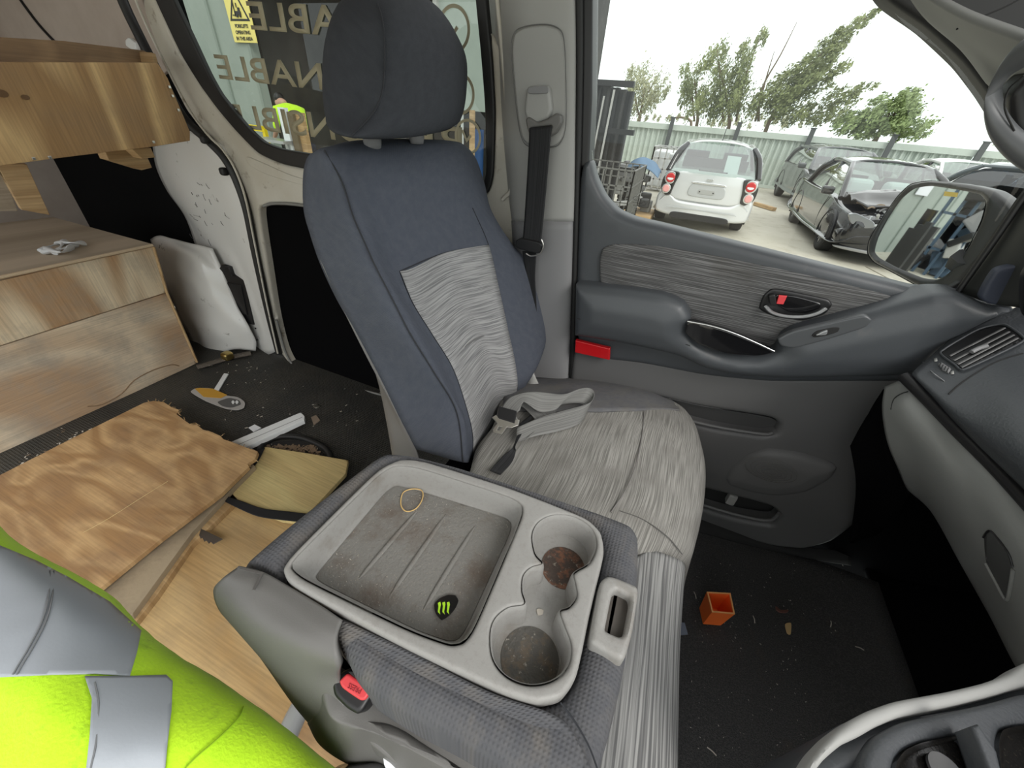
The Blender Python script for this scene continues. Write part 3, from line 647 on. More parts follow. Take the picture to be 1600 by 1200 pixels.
# columns: back-left rim, left seam, insert left, centre, insert right, right rim, behind right
g_ = [
 [(500,243,-.13), (515,229,-.10), (560,219,-.09), (640,217,-.09), (712,221,-.09), (733,233,-.10), (738,240,-.13)],
 [(484,241,-.11), (505,236,-.05), (556,232,-.045), (640,230,-.045), (712,233,-.045), (744,249,-.07), (742,262,-.13)],
 [(474,268,-.12), (532,285,-.015), (578,282,-.01), (645,275,-.005), (715,273,-.01), (756,286,-.04), (752,296,-.13)],
 [(474,325,-.12), (550,340,.01), (600,350,.0), (660,340,.0), (738,325,.0), (768,330,-.02), (762,338,-.12)],
 [(484,365,-.12), (570,385,.02), (624,424,.0), (695,395,-.0), (763,383,.005), (803,385,.005), (790,392,-.11)],
 [(500,412,-.115), (585,418,.035), (645,474,.005), (712,450,-.008), (778,446,.015), (829,413,.02), (815,425,-.10)],
 [(524,464,-.11), (612,470,.045), (676,524,.01), (735,505,-.008), (792,510,.02), (852,465,.03), (838,475,-.10)],
 [(552,514,-.105), (640,524,.05), (707,575,.012), (760,552,-.01), (804,565,.02), (855,520,.035), (842,528,-.10)],
 [(585,578,-.10), (676,582,.05), (727,632,.012), (772,596,-.02), (808,600,.01), (843,566,.03), (830,572,-.10)],
 [(622,650,-.09), (712,645,.04), (738,678,.0), (775,640,-.04), (805,618,-.015), (822,602,.0), (812,606,-.09)],
 [(650,702,-.08), (722,722,.02), (738,715,-.02), (770,680,-.06), (795,645,-.05), (808,618,-.03), (800,620,-.09)]]
G_ = [[sb(*p) for p in r] for r in g_]
def part(name, m, rs=None, cs=None, par=SE, uvs=(1, 1)): return loft(name, G_, m, par, n=7, rowsel=rs, colsel=cs, uvs=uvs, thick=.012)
BR = part('backrest', M['blue_cloth'])
INS = loft('backrest_insert', G_, M['stripe'], SE, n=7, rowsel=(4, 10), colsel=(2, 4), thick=.002, wob=lambda p: RN*.0022); INS['label'] = 'ribbed pale grey centre'
def gi(i, j, off=.001):
    return G_[i][j] + RN*off
tube('seam', [gi(i, 1, .004) for i in range(1, 11)], .0016, M['stitch_dark'], SE, sub=7, n=6)
tube('seam', [gi(i, 2, .001) for i in range(4, 11)], .0012, M['stitch_dark'], SE, sub=7, n=6)
tube('seam', [gi(i, 4, .001) for i in range(3, 11)], .0012, M['stitch_dark'], SE, sub=7, n=6)
tube('seam', [gi(4, j, .001) for j in (2, 3, 4)], .0012, M['stitch_dark'], SE, sub=7, n=6)
# fold across the lumbar area
tube('lumbar_fold', [sb(704, 563, -.001), sb(735, 535, -.0035), sb(768, 520, -.003), sb(799, 512, .010)], .0022, mt('fold', (.17, .17, .17), .9), SE, sub=6)
# grey moulded back shell seen edge-on along the left
sh = [[(494,388,-.125), (490,384,-.15), (496,386,-.20)], [(504,416,-.108), (500,402,-.15), (508,405,-.20)], [(540,492,-.105), (526,462,-.15), (535,465,-.20)],
      [(574,560,-.10), (556,522,-.15), (562,525,-.20)], [(612,632,-.092), (588,588,-.15), (595,590,-.2)], [(650,706,-.08), (612,700,-.15), (620,702,-.2)], [(660,760,-.08), (618,765,-.15), (630,765,-.2)]]
loft('back_shell', [[sb(*p) for p in r] for r in sh], mt('shell plastic', (.17, .165, .16), .5, bump=(400, .2)), SE, n=6, thick=.006)
# closed rear of the backrest
rr = [[G_[i][0]*.85+G_[i][6]*.15-RN*.02, (G_[i][0]+G_[i][6])/2-RN*.05, G_[i][6]*.85+G_[i][0]*.15-RN*.02] for i in range(1, 11, 2)]
loft('back_panel', rr, M['grey_pl'], SE, n=4, thick=.01)
# headrest
hrN = RN
def hp(px, py, off): return sb(px, py, off)
hc = [  # closed rings from bottom to top: left-rear, left seam, centre, right, right-rear, back
 [(540,208,-.08), (560,214,.0), (635,210,.015), (690,206,.0), (704,196,-.08), (625,196,-.12)],
 [(518,190,-.09), (545,212,.02), (640,214,.04), (704,197,.02), (716,180,-.08), (620,185,-.15)],
 [(506,150,-.09), (582,178,.035), (650,186,.055), (714,165,.03), (722,140,-.08), (620,140,-.165)],
 [(504,95,-.09), (600,100,.04), (660,105,.055), (716,105,.03), (722,90,-.08), (620,90,-.165)],
 [(512,45,-.09), (598,40,.035), (652,42,.045), (704,55,.02), (706,50,-.08), (622,40,-.15)],
 [(530,5,-.08), (590,0,.01), (640,0,.02), (685,15,.0), (682,15,-.07), (622,0,-.12)],
 [(560,-15,-.06), (590,-18,-.02), (628,-20,-.01), (655,-12,-.02), (650,-12,-.06), (622,-18,-.08)]]
HR = loft('headrest', [[hp(*p) for p in r] for r in hc], weave('headrest cloth', (.045, .049, .057), (.056, .060, .069), 1300), SE, n=7, closed=True, cap=True); HR['label'] = 'dark charcoal headrest'
tube('headrest_seam', [hp(550,212,.03), hp(582,178,.038), hp(597,145,.042), hp(601,100,.043), hp(599,40,.038), hp(590,5,.02)], .0014, M['stitch_dark'], HR, sub=7, n=6)
for (x, y) in ((582, 222), (651, 215)):
    a, b_ = sb(x, y+6, -.05), sb(x, y-30, -.05); tube('headrest_post', [a, b_], .006, M['chrome'], SE, sub=1)
    rows = []
    for k, (z_, r_) in enumerate(((-.012, .014), (.0, .0165), (.007, .016), (.012, .010))):
        rows.append([sb(x, y, -.05) + np.array([math.cos(t)*r_*.9, math.sin(t)*r_*1.3, z_]) for t in np.linspace(0, 2*math.pi, 12)[:-1]])
    loft('headrest_guide', rows, M['mid_pl'], SE, n=2, closed=True, cap=True)

# cushion
def cu(px, py, z): return on(px, py, z=z)
cg = [ # rows from far (door side) to near; columns back -> front -> rolled front
 [(800,590,.40), (860,592,.43), (930,592,.45), (1000,603,.45), (1050,622,.43), (1070,640,.40), (1075,670,.33), (1070,700,.22)],
 [(790,606,.47), (850,606,.49), (930,603,.505), (1000,612,.505), (1052,632,.49), (1082,656,.46), (1091,690,.38), (1086,730,.25)],
 [(780,632,.475), (845,634,.50), (925,630,.52), (1000,640,.52), (1060,660,.505), (1094,692,.475), (1098,730,.39), (1090,780,.25)],
 [(770,665,.475), (835,668,.50), (910,670,.52), (985,680,.525), (1055,700,.515), (1098,728,.48), (1100,775,.39), (1088,820,.25)],
 [(745,700,.475), (820,705,.50), (900,712,.52), (975,725,.53), (1050,745,.52), (1096,768,.485), (1094,818,.39), (1082,860,.25)],
 [(735,735,.475), (810,742,.50), (885,755,.52), (965,770,.53), (1042,792,.52), (1090,808,.485), (1086,850,.39), (1074,890,.25)],
 [(720,780,.47), (790,792,.49), (860,806,.51), (940,820,.52), (1030,842,.515), (1080,856,.48), (1074,890,.39), (1066,930,.25)],
 [(700,850,.44), (770,860,.46), (850,868,.47), (930,870,.48), (1010,872,.49), (1066,880,.46), (1066,905,.36), (1060,945,.25)]]
CG = [[cu(*p) for p in r] for r in cg]
def swob(p):
    n1 = noise.noise(Vector(p)*9)*.005; return (0, 0, n1)
CS = loft('seat_cushion', CG, M['stripe_seat'], SE, n=8, wob=swob, thick=.02); CS['label'] = 'worn ribbed grey cushion'
# plain blue-grey corner of the cushion by the door
def cpt(px, py, z, up=.006): return on(px, py, z=z+up)
sv = loft('cushion_side', [[cpt(800,588,.40), cpt(860,590,.43), cpt(930,590,.45), cpt(1000,600,.45), cpt(1046,618,.43), cpt(1058,630,.41)],
                       [cpt(790,606,.47), cpt(850,606,.49), cpt(930,603,.505), cpt(1000,612,.505), cpt(1040,624,.49), cpt(1060,636,.475)],
                       [cpt(785,640,.48), cpt(845,642,.502), cpt(925,641,.522), cpt(985,641,.522), cpt(1030,638,.51), cpt(1062,640,.495)]], weave('cushion corner cloth', (.13, .132, .14), (.16, .16, .165), 900, dirt=(10, (.18, .17, .15), .45, .8)), SE, n=7, thick=.006, wob=swob)
cpl = PZ(.533)
tube('cushion_seam', [cu(1007,642,.523), cu(1003,680,.528), cu(994,725,.534), cu(978,765,.536), cu(955,800,.53)], .0016, mt('seam worn', (.20, .19, .18), .9), SE, sub=6, n=6)
tube('cushion_seam', [cu(968,798,.529), cu(1005,812,.526), cu(1042,838,.519), cu(1066,866,.495)], .0012, mt('seam worn b', (.12, .115, .11), .9), SE, sub=6, n=6)
# seat base, brackets between seat and door
joinm('seat_base', [bx((-.42, .58, .02), (.10, 1.03, .42))], M['black_cloth'], SE)
loft('recliner_cover', [[on(818,582,y=1.06), on(830,578,y=1.04), on(842,600,y=1.04), on(850,615,y=1.04)], [on(812,605,y=1.06), on(826,606,y=1.03), on(840,618,y=1.03), on(852,625,y=1.04)], [on(805,625,y=1.06), on(820,640,y=1.04), on(835,640,y=1.03), on(850,640,y=1.04)]], M['light_pl'], SE, n=4, thick=.01)

# ================================================================== folded middle seat with the cup-holder tray
MS = thing('folded_middle_seat', 'middle seat folded flat, its back a grey tray with two cup holders', 'car seat', (-.18, .28, 0))
P7 = PZ(.70)
# front cushion of the middle seat showing beyond it
rows = [[cu(1015,858,.50), cu(1040,866,.50), cu(1068,880,.48), cu(1069,905,.40), cu(1064,940,.25)],
        [cu(960,900,.50), cu(1020,910,.50), cu(1064,925,.475), cu(1064,950,.40), cu(1058,985,.25)],
        [cu(940,1000,.50), cu(1000,1005,.51), cu(1058,1012,.48), cu(1058,1035,.40), cu(1052,1060,.25)],
        [cu(930,1100,.50), cu(990,1105,.51), cu(1056,1110,.48), cu(1055,1130,.40), cu(1050,1150,.25)],
        [cu(925,1230,.50), cu(985,1235,.51), cu(1054,1240,.48), cu(1052,1250,.40), cu(1046,1260,.25)],
        [cu(925,1330,.50), cu(985,1335,.51), cu(1052,1340,.48), cu(1050,1350,.40), cu(1044,1360,.25)]]
CF = loft('seat_cushion', rows, M['stripe_front'], MS, n=7, thick=.02, uvs=(1, 1)); CF['label'] = 'front edge of the cushion in pale ribbed cloth'
relief('seat_shell', [(x*.97+690*.03, y*.97+930*.03) for x, y in [(372,884), (582,710), (645,703), (830,757), (990,812), (1004,870), (962,1130), (925,1240), (800,1200), (640,1112), (545,1036), (480,960)]], PZ(.645), M['grey_pl'], MS, thick=.03, bev=.01, mode='k', holes=[('k', [(640,745), (810,800), (930,840), (900,1050), (840,1085), (700,1020), (480,905)])])
# padded outer shell of the folded backrest: top rim and sides
pad = [(372,884), (380,868), (440,818), (520,756), (582,710), (604,700), (645,703), (720,722), (830,757), (940,793), (990,812), (1003,832), (1004,870), (995,960), (978,1060), (962,1130), (948,1180), (925,1240), (860,1240), (800,1200), (720,1152), (640,1112), (575,1072), (545,1036), (530,1000), (532,970), (480,930)]
hole = [(440,888), (455,866), (590,732), (625,716), (660,718), (800,762), (918,808), (940,830), (946,860), (922,960), (902,1058), (878,1090), (840,1098), (792,1084), (640,1014), (450,910)]
relief('padding', pad, PZ(.692), M['pad_cloth'], MS, thick=.06, bev=.028, mode='k', holes=[('k', [(x*.985+690*.015, y*.985+900*.015) for x, y in hole])], step=.008)
# rolled front and near side of the padding
r2 = [[on(1000,830,z=.68), on(1006,842,z=.64), on(1004,855,z=.60)],
      [on(1003,880,z=.685), on(1008,890,z=.645), on(1004,900,z=.59)],
      [on(990,985,z=.69), on(996,995,z=.65), on(992,1005,z=.59)],
      [on(972,1080,z=.69), on(978,1092,z=.65), on(974,1100,z=.59)],
      [on(948,1170,z=.69), on(952,1195,z=.65), on(948,1210,z=.59)]]
r3 = [[on(534,972,z=.69), on(560,985,z=.693), on(600,1005,z=.694)],
      [on(528,1000,z=.665), on(555,1020,z=.66), on(600,1045,z=.66)],
      [on(540,1040,z=.62), on(580,1070,z=.60), on(640,1100,z=.60)],
      [on(566,1062,z=.58), on(610,1105,z=.55), on(680,1140,z=.55)]]
r4 = [[on(532,968,z=.693), on(640,1018,z=.695), on(760,1080,z=.695), on(860,1115,z=.695), on(900,1150,z=.693), on(930,1215,z=.69)],
      [on(530,1000,z=.680), on(620,1052,z=.684), on(730,1105,z=.684), on(820,1150,z=.684), on(870,1200,z=.68), on(900,1260,z=.68)],
      [on(545,1038,z=.640), on(610,1085,z=.640), on(700,1130,z=.64), on(790,1185,z=.64), on(840,1240,z=.64), on(860,1280,z=.64)],
      [on(575,1062,z=.58), on(640,1108,z=.58), on(730,1150,z=.58), on(800,1205,z=.58), on(840,1260,z=.58), on(860,1300,z=.58)]]
loft('padding_side', r4, M['pad_cloth'], MS, n=6, thick=.008)
# stitched seams on the padding
tube('stitching', [on(x, y, z=.696) for x, y in ((876,1098), (900,1130), (922,1170), (938,1215))], .001, M['stitch_dark'], MS)
# the tray itself
ti = [(453,884), (466,868), (590,744), (615,728), (650,730), (800,778), (816,790), (816,806), (740,985), (724,1004), (704,1008), (640,985), (470,902)]
tf = [(492,902), (500,890), (602,768), (618,758), (640,762), (790,808), (800,818), (798,832), (728,985), (716,1000), (702,1003), (650,985), (500,910)]
cup = [(832,835), (843,815), (866,805), (897,808), (924,826), (932,851), (922,878), (902,891), (896,898), (899,914), (901,932), (890,948), (875,955), (881,977), (892,1008), (888,1040), (866,1062), (830,1070), (794,1058), (771,1031), (766,995), (773,968), (794,950), (820,944), (816,923), (818,900), (830,887), (848,880), (836,864)]
TR = relief('cup_holder_tray', hole, PZ(.703), M['tray'], MS, thick=.012, bev=.006, mode='k', holes=[('k', ti), ('c', cup)], step=.006, back=False); TR['label'] = 'grey plastic tray with a deep square well and two cup wells'
recess('tray_well', ti, tf, PZ(.703), .048, M['tray'], TR, mode='k', lift=0)
relief('tray_bottom', [(x*.995+640*.005, y*.995+880*.005) for x, y in tf], PZ(.6565), M['tray_floor'], TR, thick=.001, bev=.0008, mode='k')
cxy = [PZ(.703).px(*p) for p in cup]; cc_ = np.mean(cxy, 0)
# cup wells: straight walls down from the rim outline
P70 = PZ(.703)
cu2 = [tuple(np.array(p)*.94 + cc_*.06) for p in cxy]
def wall_from(name, uv, z0, z1, m, par, shrink=.9):
    A = [np.array(p) for p in catmull(uv, 5)]; n_ = len(A); V = []; F = []
    for s, zz in ((0, z0), (.35, z0-.004), (.5, z0-.01), (1, z1)):
        for i in range(n_):
            e = A[(i+1) % n_]-A[i-1]; nn = np.array([-e[1], e[0]]); nn /= np.linalg.norm(nn)
            if area2(A) < 0: nn = -nn
            V.append(P70.w(*(A[i] + nn*.006*s), zz-.703))
    for k in range(3):
        for i in range(n_): F.append((k*n_+i, (k+1)*n_+i, (k+1)*n_+(i+1) % n_, k*n_+(i+1) % n_))
    return mesh(name, V, F, m, par, [(v[0], v[2]) for v in V])
wall_from('cup_wall', cxy, .703, .635, M['tray'], TR)
A = catmull(cxy, 4); mesh('cup_bottom', [P70.w(p[0], p[1], -.045) for p in A], [tuple(range(len(A)))], M['tray'], TR, [tuple(p) for p in A], smooth=False)
def disc(name, c, r, m, par, n_=32, h=.001):
    V = [np.array(c) + np.array([math.cos(2*math.pi*k/n_)*r, math.sin(2*math.pi*k/n_)*r, 0]) for k in range(n_)]
    V += [v - np.array([0, 0, h]) for v in V]; F = [tuple(range(n_))] + [(k, k+n_, (k+1) % n_+n_, (k+1) % n_) for k in range(n_)]
    return mesh(name, V, F, m, par, [(v[0], v[1]) for v in V], smooth=False)
disc('cup_floor', on(880, 886, z=.659), .034, M['rust'], TR); disc('cup_floor', on(828, 1028, z=.659), .0375, mt('cup grime grey', (.10, .095, .085), .8, bump=(150, .8, .003), var=(60, (.15, .12, .09), .48, .62), dirt=(160, (.33, .31, .27), .60, .68)), TR)
for a, b_ in (((652,798), (560,905)), ((697,804), (610,930)), ((743,821), (662,952))):
    tube('tray_rib', [on(a[0], a[1], z=.657), on((a[0]+b_[0])/2, (a[1]+b_[1])/2, z=.658), on(b_[0], b_[1], z=.657)], .0038, M['tray_floor'], TR, sq=.6, rr=lambda t: .35+.65*math.sin(math.pi*min(1, max(0, t)))**.4 if 0 < t < 1 else .2)
# release handle
hl = [(938,906), (950,898), (962,900), (996,914), (999,924), (990,985), (978,1028), (968,1030), (924,1004), (922,990)]
RH = relief('release_handle', hl, PZ(.708), M['tray'], MS, thick=.05, bev=.007, mode='k', holes=[('k', [(957,926), (964,920), (984,930), (986,940), (976,990), (968,994), (946,984), (947,976)])], step=.005)
relief('handle_recess', [(950,922), (962,914), (988,926), (992,940), (982,994), (966,1000), (940,990)], PZ(.692), mt('handle well', (.09, .08, .07), .8), RH, thick=.002, bev=.0015, mode='k')
# hinge cover / side frame on the near side
rows = [[on(374,884,z=.693), on(410,893,z=.697), on(450,915,z=.697), on(500,945,z=.697), on(534,968,z=.697)],
        [on(346,905,z=.685), on(390,918,z=.695), on(440,945,z=.695), on(490,980,z=.695), on(525,998,z=.692)],
        [on(333,925,z=.655), on(370,955,z=.675), on(415,985,z=.68), on(470,1015,z=.68), on(530,1040,z=.672)],
        [on(345,958,z=.60), on(385,1000,z=.62), on(430,1035,z=.63), on(480,1060,z=.63), on(530,1062,z=.63)],
        [on(378,990,z=.55), on(420,1045,z=.56), on(460,1085,z=.57), on(500,1105,z=.58), on(540,1110,z=.60)],
        [on(430,1060,z=.47), on(465,1110,z=.48), on(500,1135,z=.49), on(540,1150,z=.51), on(580,1160,z=.54)],
        [on(470,1112,z=.40), on(500,1150,z=.42), on(540,1175,z=.44), on(600,1200,z=.47), on(650,1215,z=.50)]]
loft('side_frame', rows, M['grey_pl'], MS, n=7, thick=.008)
# ledge carrying the buckle, running forwards under the padding
bz = .60
rows = [[on(528,1058,z=.612), on(560,1052,z=.608), on(600,1078,z=.60), on(700,1135,z=.60), on(800,1190,z=.60), on(900,1250,z=.60)],
        [on(505,1078,z=.612), on(520,1112,z=.606), on(560,1125,z=.60), on(660,1180,z=.595), on(760,1235,z=.59), on(860,1290,z=.59)],
        [on(500,1100,z=.585), on(520,1128,z=.59), on(545,1142,z=.59), on(600,1140,z=.59), on(650,1172,z=.585), on(720,1225,z=.58)],
        [on(490,1115,z=.53), on(510,1150,z=.53), on(545,1170,z=.53), on(590,1165,z=.53), on(640,1205,z=.52), on(700,1260,z=.51)],
        [on(480,1130,z=.46), on(500,1165,z=.46), on(545,1195,z=.46), on(590,1205,z=.46), on(640,1240,z=.46), on(700,1290,z=.46)]]
loft('side_ledge', rows, M['grey_pl'], MS, n=7, thick=.008)
ln = relief('hinge_cap_line', [(372,884), (412,894), (398,922), (394,921), (406,897), (370,888)], PZ(.7005), mt('joint', (.10, .095, .09), .6), MS, thick=.001, bev=.0003, mode='s')
joinm('seat_base', [bx((-.34, .14, .02), (.12, .56, .42))], M['black_cloth'], MS)
# buckle
BK = thing('seat_belt_buckle', 'black seat belt buckle with red press button in the side ledge', 'buckle', on(552, 1085, z=.60))
bpl = Plane(on(552, 1085, z=.625), (.0, -.35, .94), (0, 1, 0))
relief('buckle_body', [(517,1068), (532,1050), (548,1042), (586,1064), (590,1072), (566,1112), (556,1117), (540,1108), (520,1088)], bpl, M['black'], BK, thick=.03, bev=.006, mode='k')
bp2 = Plane(bpl.o + bpl.N*.004, bpl.N, bpl.V)
bt = relief('press_button', [(529,1064), (541,1052), (546,1053), (577,1075), (578,1082), (570,1094), (562,1095), (533,1075)], bp2, M['red'], BK, thick=.006, bev=.003, mode='k')
bp3 = Plane(bpl.o + bpl.N*.0045, bpl.N, bpl.V)
a = bp3.pt(571, 1084); c_ = bp3.pt(538, 1067)
text('lettering', 'PRESS', .0075, frame((a+c_)/2, c_-a, np.cross(bpl.N, c_-a)), mt('moulded letters', (.35, .02, .03), .5), bt)
relief('buckle_slot', [(543,1050), (550,1048), (580,1068), (578,1073), (566,1068)], bp3, M['foot'], BK, thick=.002, bev=.001, mode='k')

# ================================================================== seat belt
BL = thing('seat_belt', 'black seat belt hanging from its guide on the light grey pillar', 'seat belt', on(840, 200, y=1.13))
gp = PY(1.143)
relief('guide_plate', [(799,75), (803,52), (818,42), (850,38), (872,44), (881,62), (884,120), (884,195), (876,222), (862,230), (830,230), (816,218), (808,180), (802,120)], gp, M['light_pl'], BL, thick=.008, bev=.005, mode='k')
tube('plate_groove', [gp.pt(x, y, .001) for x, y in ((799,75), (803,52), (818,42), (850,38), (872,44), (881,62), (884,120), (884,195), (876,222), (862,230), (830,230), (816,218), (808,180), (802,120))], .0012, mt('groove', (.13, .13, .125), .6), BL, sub=5, closed=True)
relief('height_slider', [(823,134), (856,132), (859,146), (862,172), (856,186), (838,192), (824,190), (818,175), (820,155)], PY(1.125), M['light_pl'], BL, thick=.025, bev=.008, mode='k')
relief('slider_notch', [(824,136), (856,133), (857,146), (825,147)], PY(1.1205), M['mid_pl'], BL, thick=.002, bev=.001, mode='k')
relief('guide_loop', [(820,186), (826,182), (840,192), (858,184), (868,176), (876,180), (877,192), (868,208), (858,214), (826,212)], PY(1.118), M['grey_pl'], BL, thick=.012, bev=.005, mode='k', holes=[('k', [(828,200), (862,196), (862,200), (828,205)])])
def ribbon(name, pts, m, par, n=5, th=.0014, uvs=(1, 1)):
    """pts: list of (edge a point, edge b point)"""
    return loft(name, [[np.array(a), (np.array(a)+np.array(b))/2, np.array(b)] for a, b in pts], m, par, n=n, thick=th, uvs=uvs)
def yl(l): return [(on(a, b, y=y), on(c, d, y=y)) for a, b, c, d, y in l]
ribbon('webbing', yl([(827,200,862,197,1.112), (826,230,859,230,1.11), (822,300,853,300,1.108), (817,370,846,372,1.10), (812,388,843,390,1.098)]), M['webbing'], BL)
ribbon('webbing', yl([(816,392,838,394,1.12), (822,430,836,432,1.12), (826,470,838,472,1.12), (828,560,842,562,1.12)]), M['webbing'], BL)
relief('belt_stop', [(806,376), (812,372), (842,378), (848,384), (844,396), (834,396), (812,390), (804,386)], PY(1.092), M['black'], BL, thick=.012, bev=.004, mode='k')
tube('tongue_loop', [on(x, y, y=1.088) for x, y in ((846,374), (849,384), (844,396), (830,400), (822,396))], .0022, M['steel'], BL)
# lap part lying on the cushion
LB = thing('lap_belt', 'grey lap belt looped on the passenger cushion with a steel tongue', 'seat belt', on(800, 640, z=.50))
def zr(l): return [(on(a, b, z=y), on(c, d, z=y2)) for a, b, y, c, d, y2 in l]
ribbon('webbing', zr([(778,664,.54,812,660,.54), (783,640,.56,806,648,.56), (795,622,.58,812,640,.575), (812,615,.585,818,628,.58), (830,612,.585,826,632,.57), (850,613,.58,845,644,.545),
                      (880,616,.575,868,640,.55), (905,608,.58,880,632,.55), (920,606,.575,905,630,.54), (928,612,.57,915,634,.535), (926,624,.565,918,640,.53),
                      (915,632,.56,905,662,.525), (880,642,.55,872,674,.52), (845,652,.54,835,682,.515), (808,668,.53,806,692,.51)]), M['webbing_grey'], LB, n=5)
ribbon('webbing', zr([(812,662,.525,838,640,.525), (808,680,.52,806,694,.52), (800,700,.515,806,705,.51), (786,712,.505,800,722,.50), (765,735,.50,782,742,.49)]), M['webbing'], LB)
ribbon('webbing', zr([(795,622,.53,812,612,.53), (822,640,.53,850,625,.53), (840,665,.525,870,640,.525), (818,690,.52,846,668,.52)]), M['webbing_grey'], LB)
tp = Plane(on(795, 650, z=.565), (.1, -.25, .95), (0, 1, 0))
relief('tongue_grip', [(779,634), (808,642), (804,661), (778,652)], tp, M['black'], LB, thick=.008, bev=.002, mode='s')
tq = Plane(tp.o-tp.N*.002, tp.N, tp.V)
relief('tongue', [(769,652), (775,648), (780,654), (803,661), (806,655), (812,656), (810,664), (800,668), (792,667), (784,678), (771,675), (770,671), (777,662), (775,658)], tq, M['steel'], LB, thick=.0022, bev=.0008, mode='s', holes=[('s', [(779,666), (785,667), (781,673), (776,672)])])
# ================================================================== load bay
def board(name, px, pl, thick, m, label, cat, group=None, bev=.0015, holes=(), **k):
    o = relief(name, px, pl, m, None, thick=thick, bev=bev, mode='s', holes=holes, **k); return tag(o, label, cat, group)
BX = thing('plywood_box', 'large plywood storage box along the rear of the load bay', 'box', (-2.2, .6, 0))
px22 = Plane((-2.2, 0, 0), (1, 0, 0))
relief('upper_board', [(-120,465), (0,439), (238,382), (259,457), (0,540), (-120,580)], px22, M['ply_box'], BX, thick=.018, bev=.001, mode='s')
relief('lower_board', [(-120,582), (0,542), (259,459), (309,567), (0,712), (-120,770)], px22, M['ply_box2'], BX, thick=.018, bev=.001, mode='s')
lid = [(-2.205, .05), (-2.205, .995), (-3.0, .985), (-3.1, .05)]
joinm('lid', [([(x, y, .606) for x, y in lid]+[(x, y, .623) for x, y in lid], [(0,1,2,3), (7,6,5,4), (0,4,5,1), (1,5,6,2), (2,6,7,3), (3,7,4,0)])], M['ply_top'], BX)
tube('lid_edge', [(-2.199, .06, .615), (-2.199, .99, .620)], .0075, M['ply_box'], BX, sub=1, n=6)
joinm('side_board', [bx((-3.0, .945, .01), (-2.22, .96, .604))], M['timber'], BX)
tube('corner_strip', [on(240,386,x=-2.185), on(261,458,x=-2.185), on(308,566,x=-2.185)], .006, M['timber'], BX, sub=1, n=6)
crk = [(20,702), (60,680), (100,655), (150,640), (180,610), (210,590), (240,582), (262,572)]
tube('split', [on(x, y, x=-2.199) for x, y in ((137,635), (160,632), (190,615), (210,594), (240,578), (268,570), (280,572))], .0025, M['ply_dark'], BX, sub=3, n=5)
# crumpled white thing on the lid
P62 = PZ(.635)
GW = thing('crumpled_gloves', 'crumpled white gloves lying on top of the plywood box', 'gloves', on(95, 386, z=.625))
for i, (a, b_, c_) in enumerate((((63,392), (80,384), (102,378)), ((68,394), (92,390), (118,383)), ((85,396), (95,385), (100,377)), ((90,380), (112,379), (130,380)), ((70,388), (95,394), (112,386)))):
    tube('glove_finger', [on(*a, z=.633), on(*b_, z=.640+.004*i), on(*c_, z=.634)], .013, M['glove_w'], GW, sub=5, sq=.7, rr=lambda t: .65+.4*math.sin(7*t+1))
# shelf above
SH = thing('plywood_shelf', 'upper plywood shelf box with knotty front board on the side wall', 'shelf', (-1.8, 1.0, .99))
p19 = Plane((-1.8, 0, 0), (1, 0, 0))
relief('front_board', [(-100,96), (0,97), (246,98), (262,122), (297,206), (297,220), (240,229), (100,246), (0,259), (-100,270)], p19, M['ply_shelf'], SH, thick=.018, bev=.0015, mode='s')
p21 = Plane((-1.95, 0, 0), (1, 0, 0))
relief('rear_board', [(-100,55), (0,58), (100,64), (225,79), (238,86), (245,100), (250,125), (-100,125)], p21, M['ply_dark'], SH, thick=.018, bev=.0015, mode='s')
relief('end_board', [(237,82), (243,84), (247,98), (240,98)], Plane((-1.88, 0, 0), (1, 0, 0)), M['timber'], SH, thick=.1, bev=.001, mode='s')
for q, x in (((162,233), (225,233), (238,262), (222,266), (170,250)), -1.95), (((205,232), (236,231), (243,246), (222,248)), -1.88):
    relief('bracket', list(q), Plane((x, 0, 0), (1, 0, 0)), M['timber'], SH, thick=.05, bev=.003, mode='s')
for x, y in ((265,136), (270,150), (279,172), (240,222), (53,248), (78,246)):
    disc_c = on(x, y, x=-1.797); boxm('screw', disc_c, (.003, .008, .008), M['steel'], SH, bev=.0012)
for x, y, r in ((40,152,.006), (3,146,.009)):
    o = relief('knot', [(math.cos(t)*r*1.4, math.sin(t)*r) for t in np.linspace(0, 6.28, 9)[:-1]], Plane(on(x, y, x=-1.797), (1, 0, 0)), mt('knot', (.13, .07, .03), .8), SH, thick=.0015, bev=.0005, raw=True)
board('shelf_post', [(-6,256), (42,257), (78,336), (34,328)], Plane((-2.3, 0, 0), (1, -.2, 0)), .04, M['timber'], 'bare timber post under the left end of the shelf', 'post')
board('shelf_batten', [(-60,250), (2,260), (28,330), (-60,330)], Plane((-2.5, 0, 0), (1, 0, 0)), .02, M['ply_top'], 'dull board behind the timber post', 'board')
tag(relief('bump_stop', [(195,62), (200,58), (210,66), (214,78), (206,78), (196,72)], PY(1.27), M['white_pl'], None, thick=.01, bev=.004, mode='k'), 'small white plug on the lining board above the shelf', 'plug')
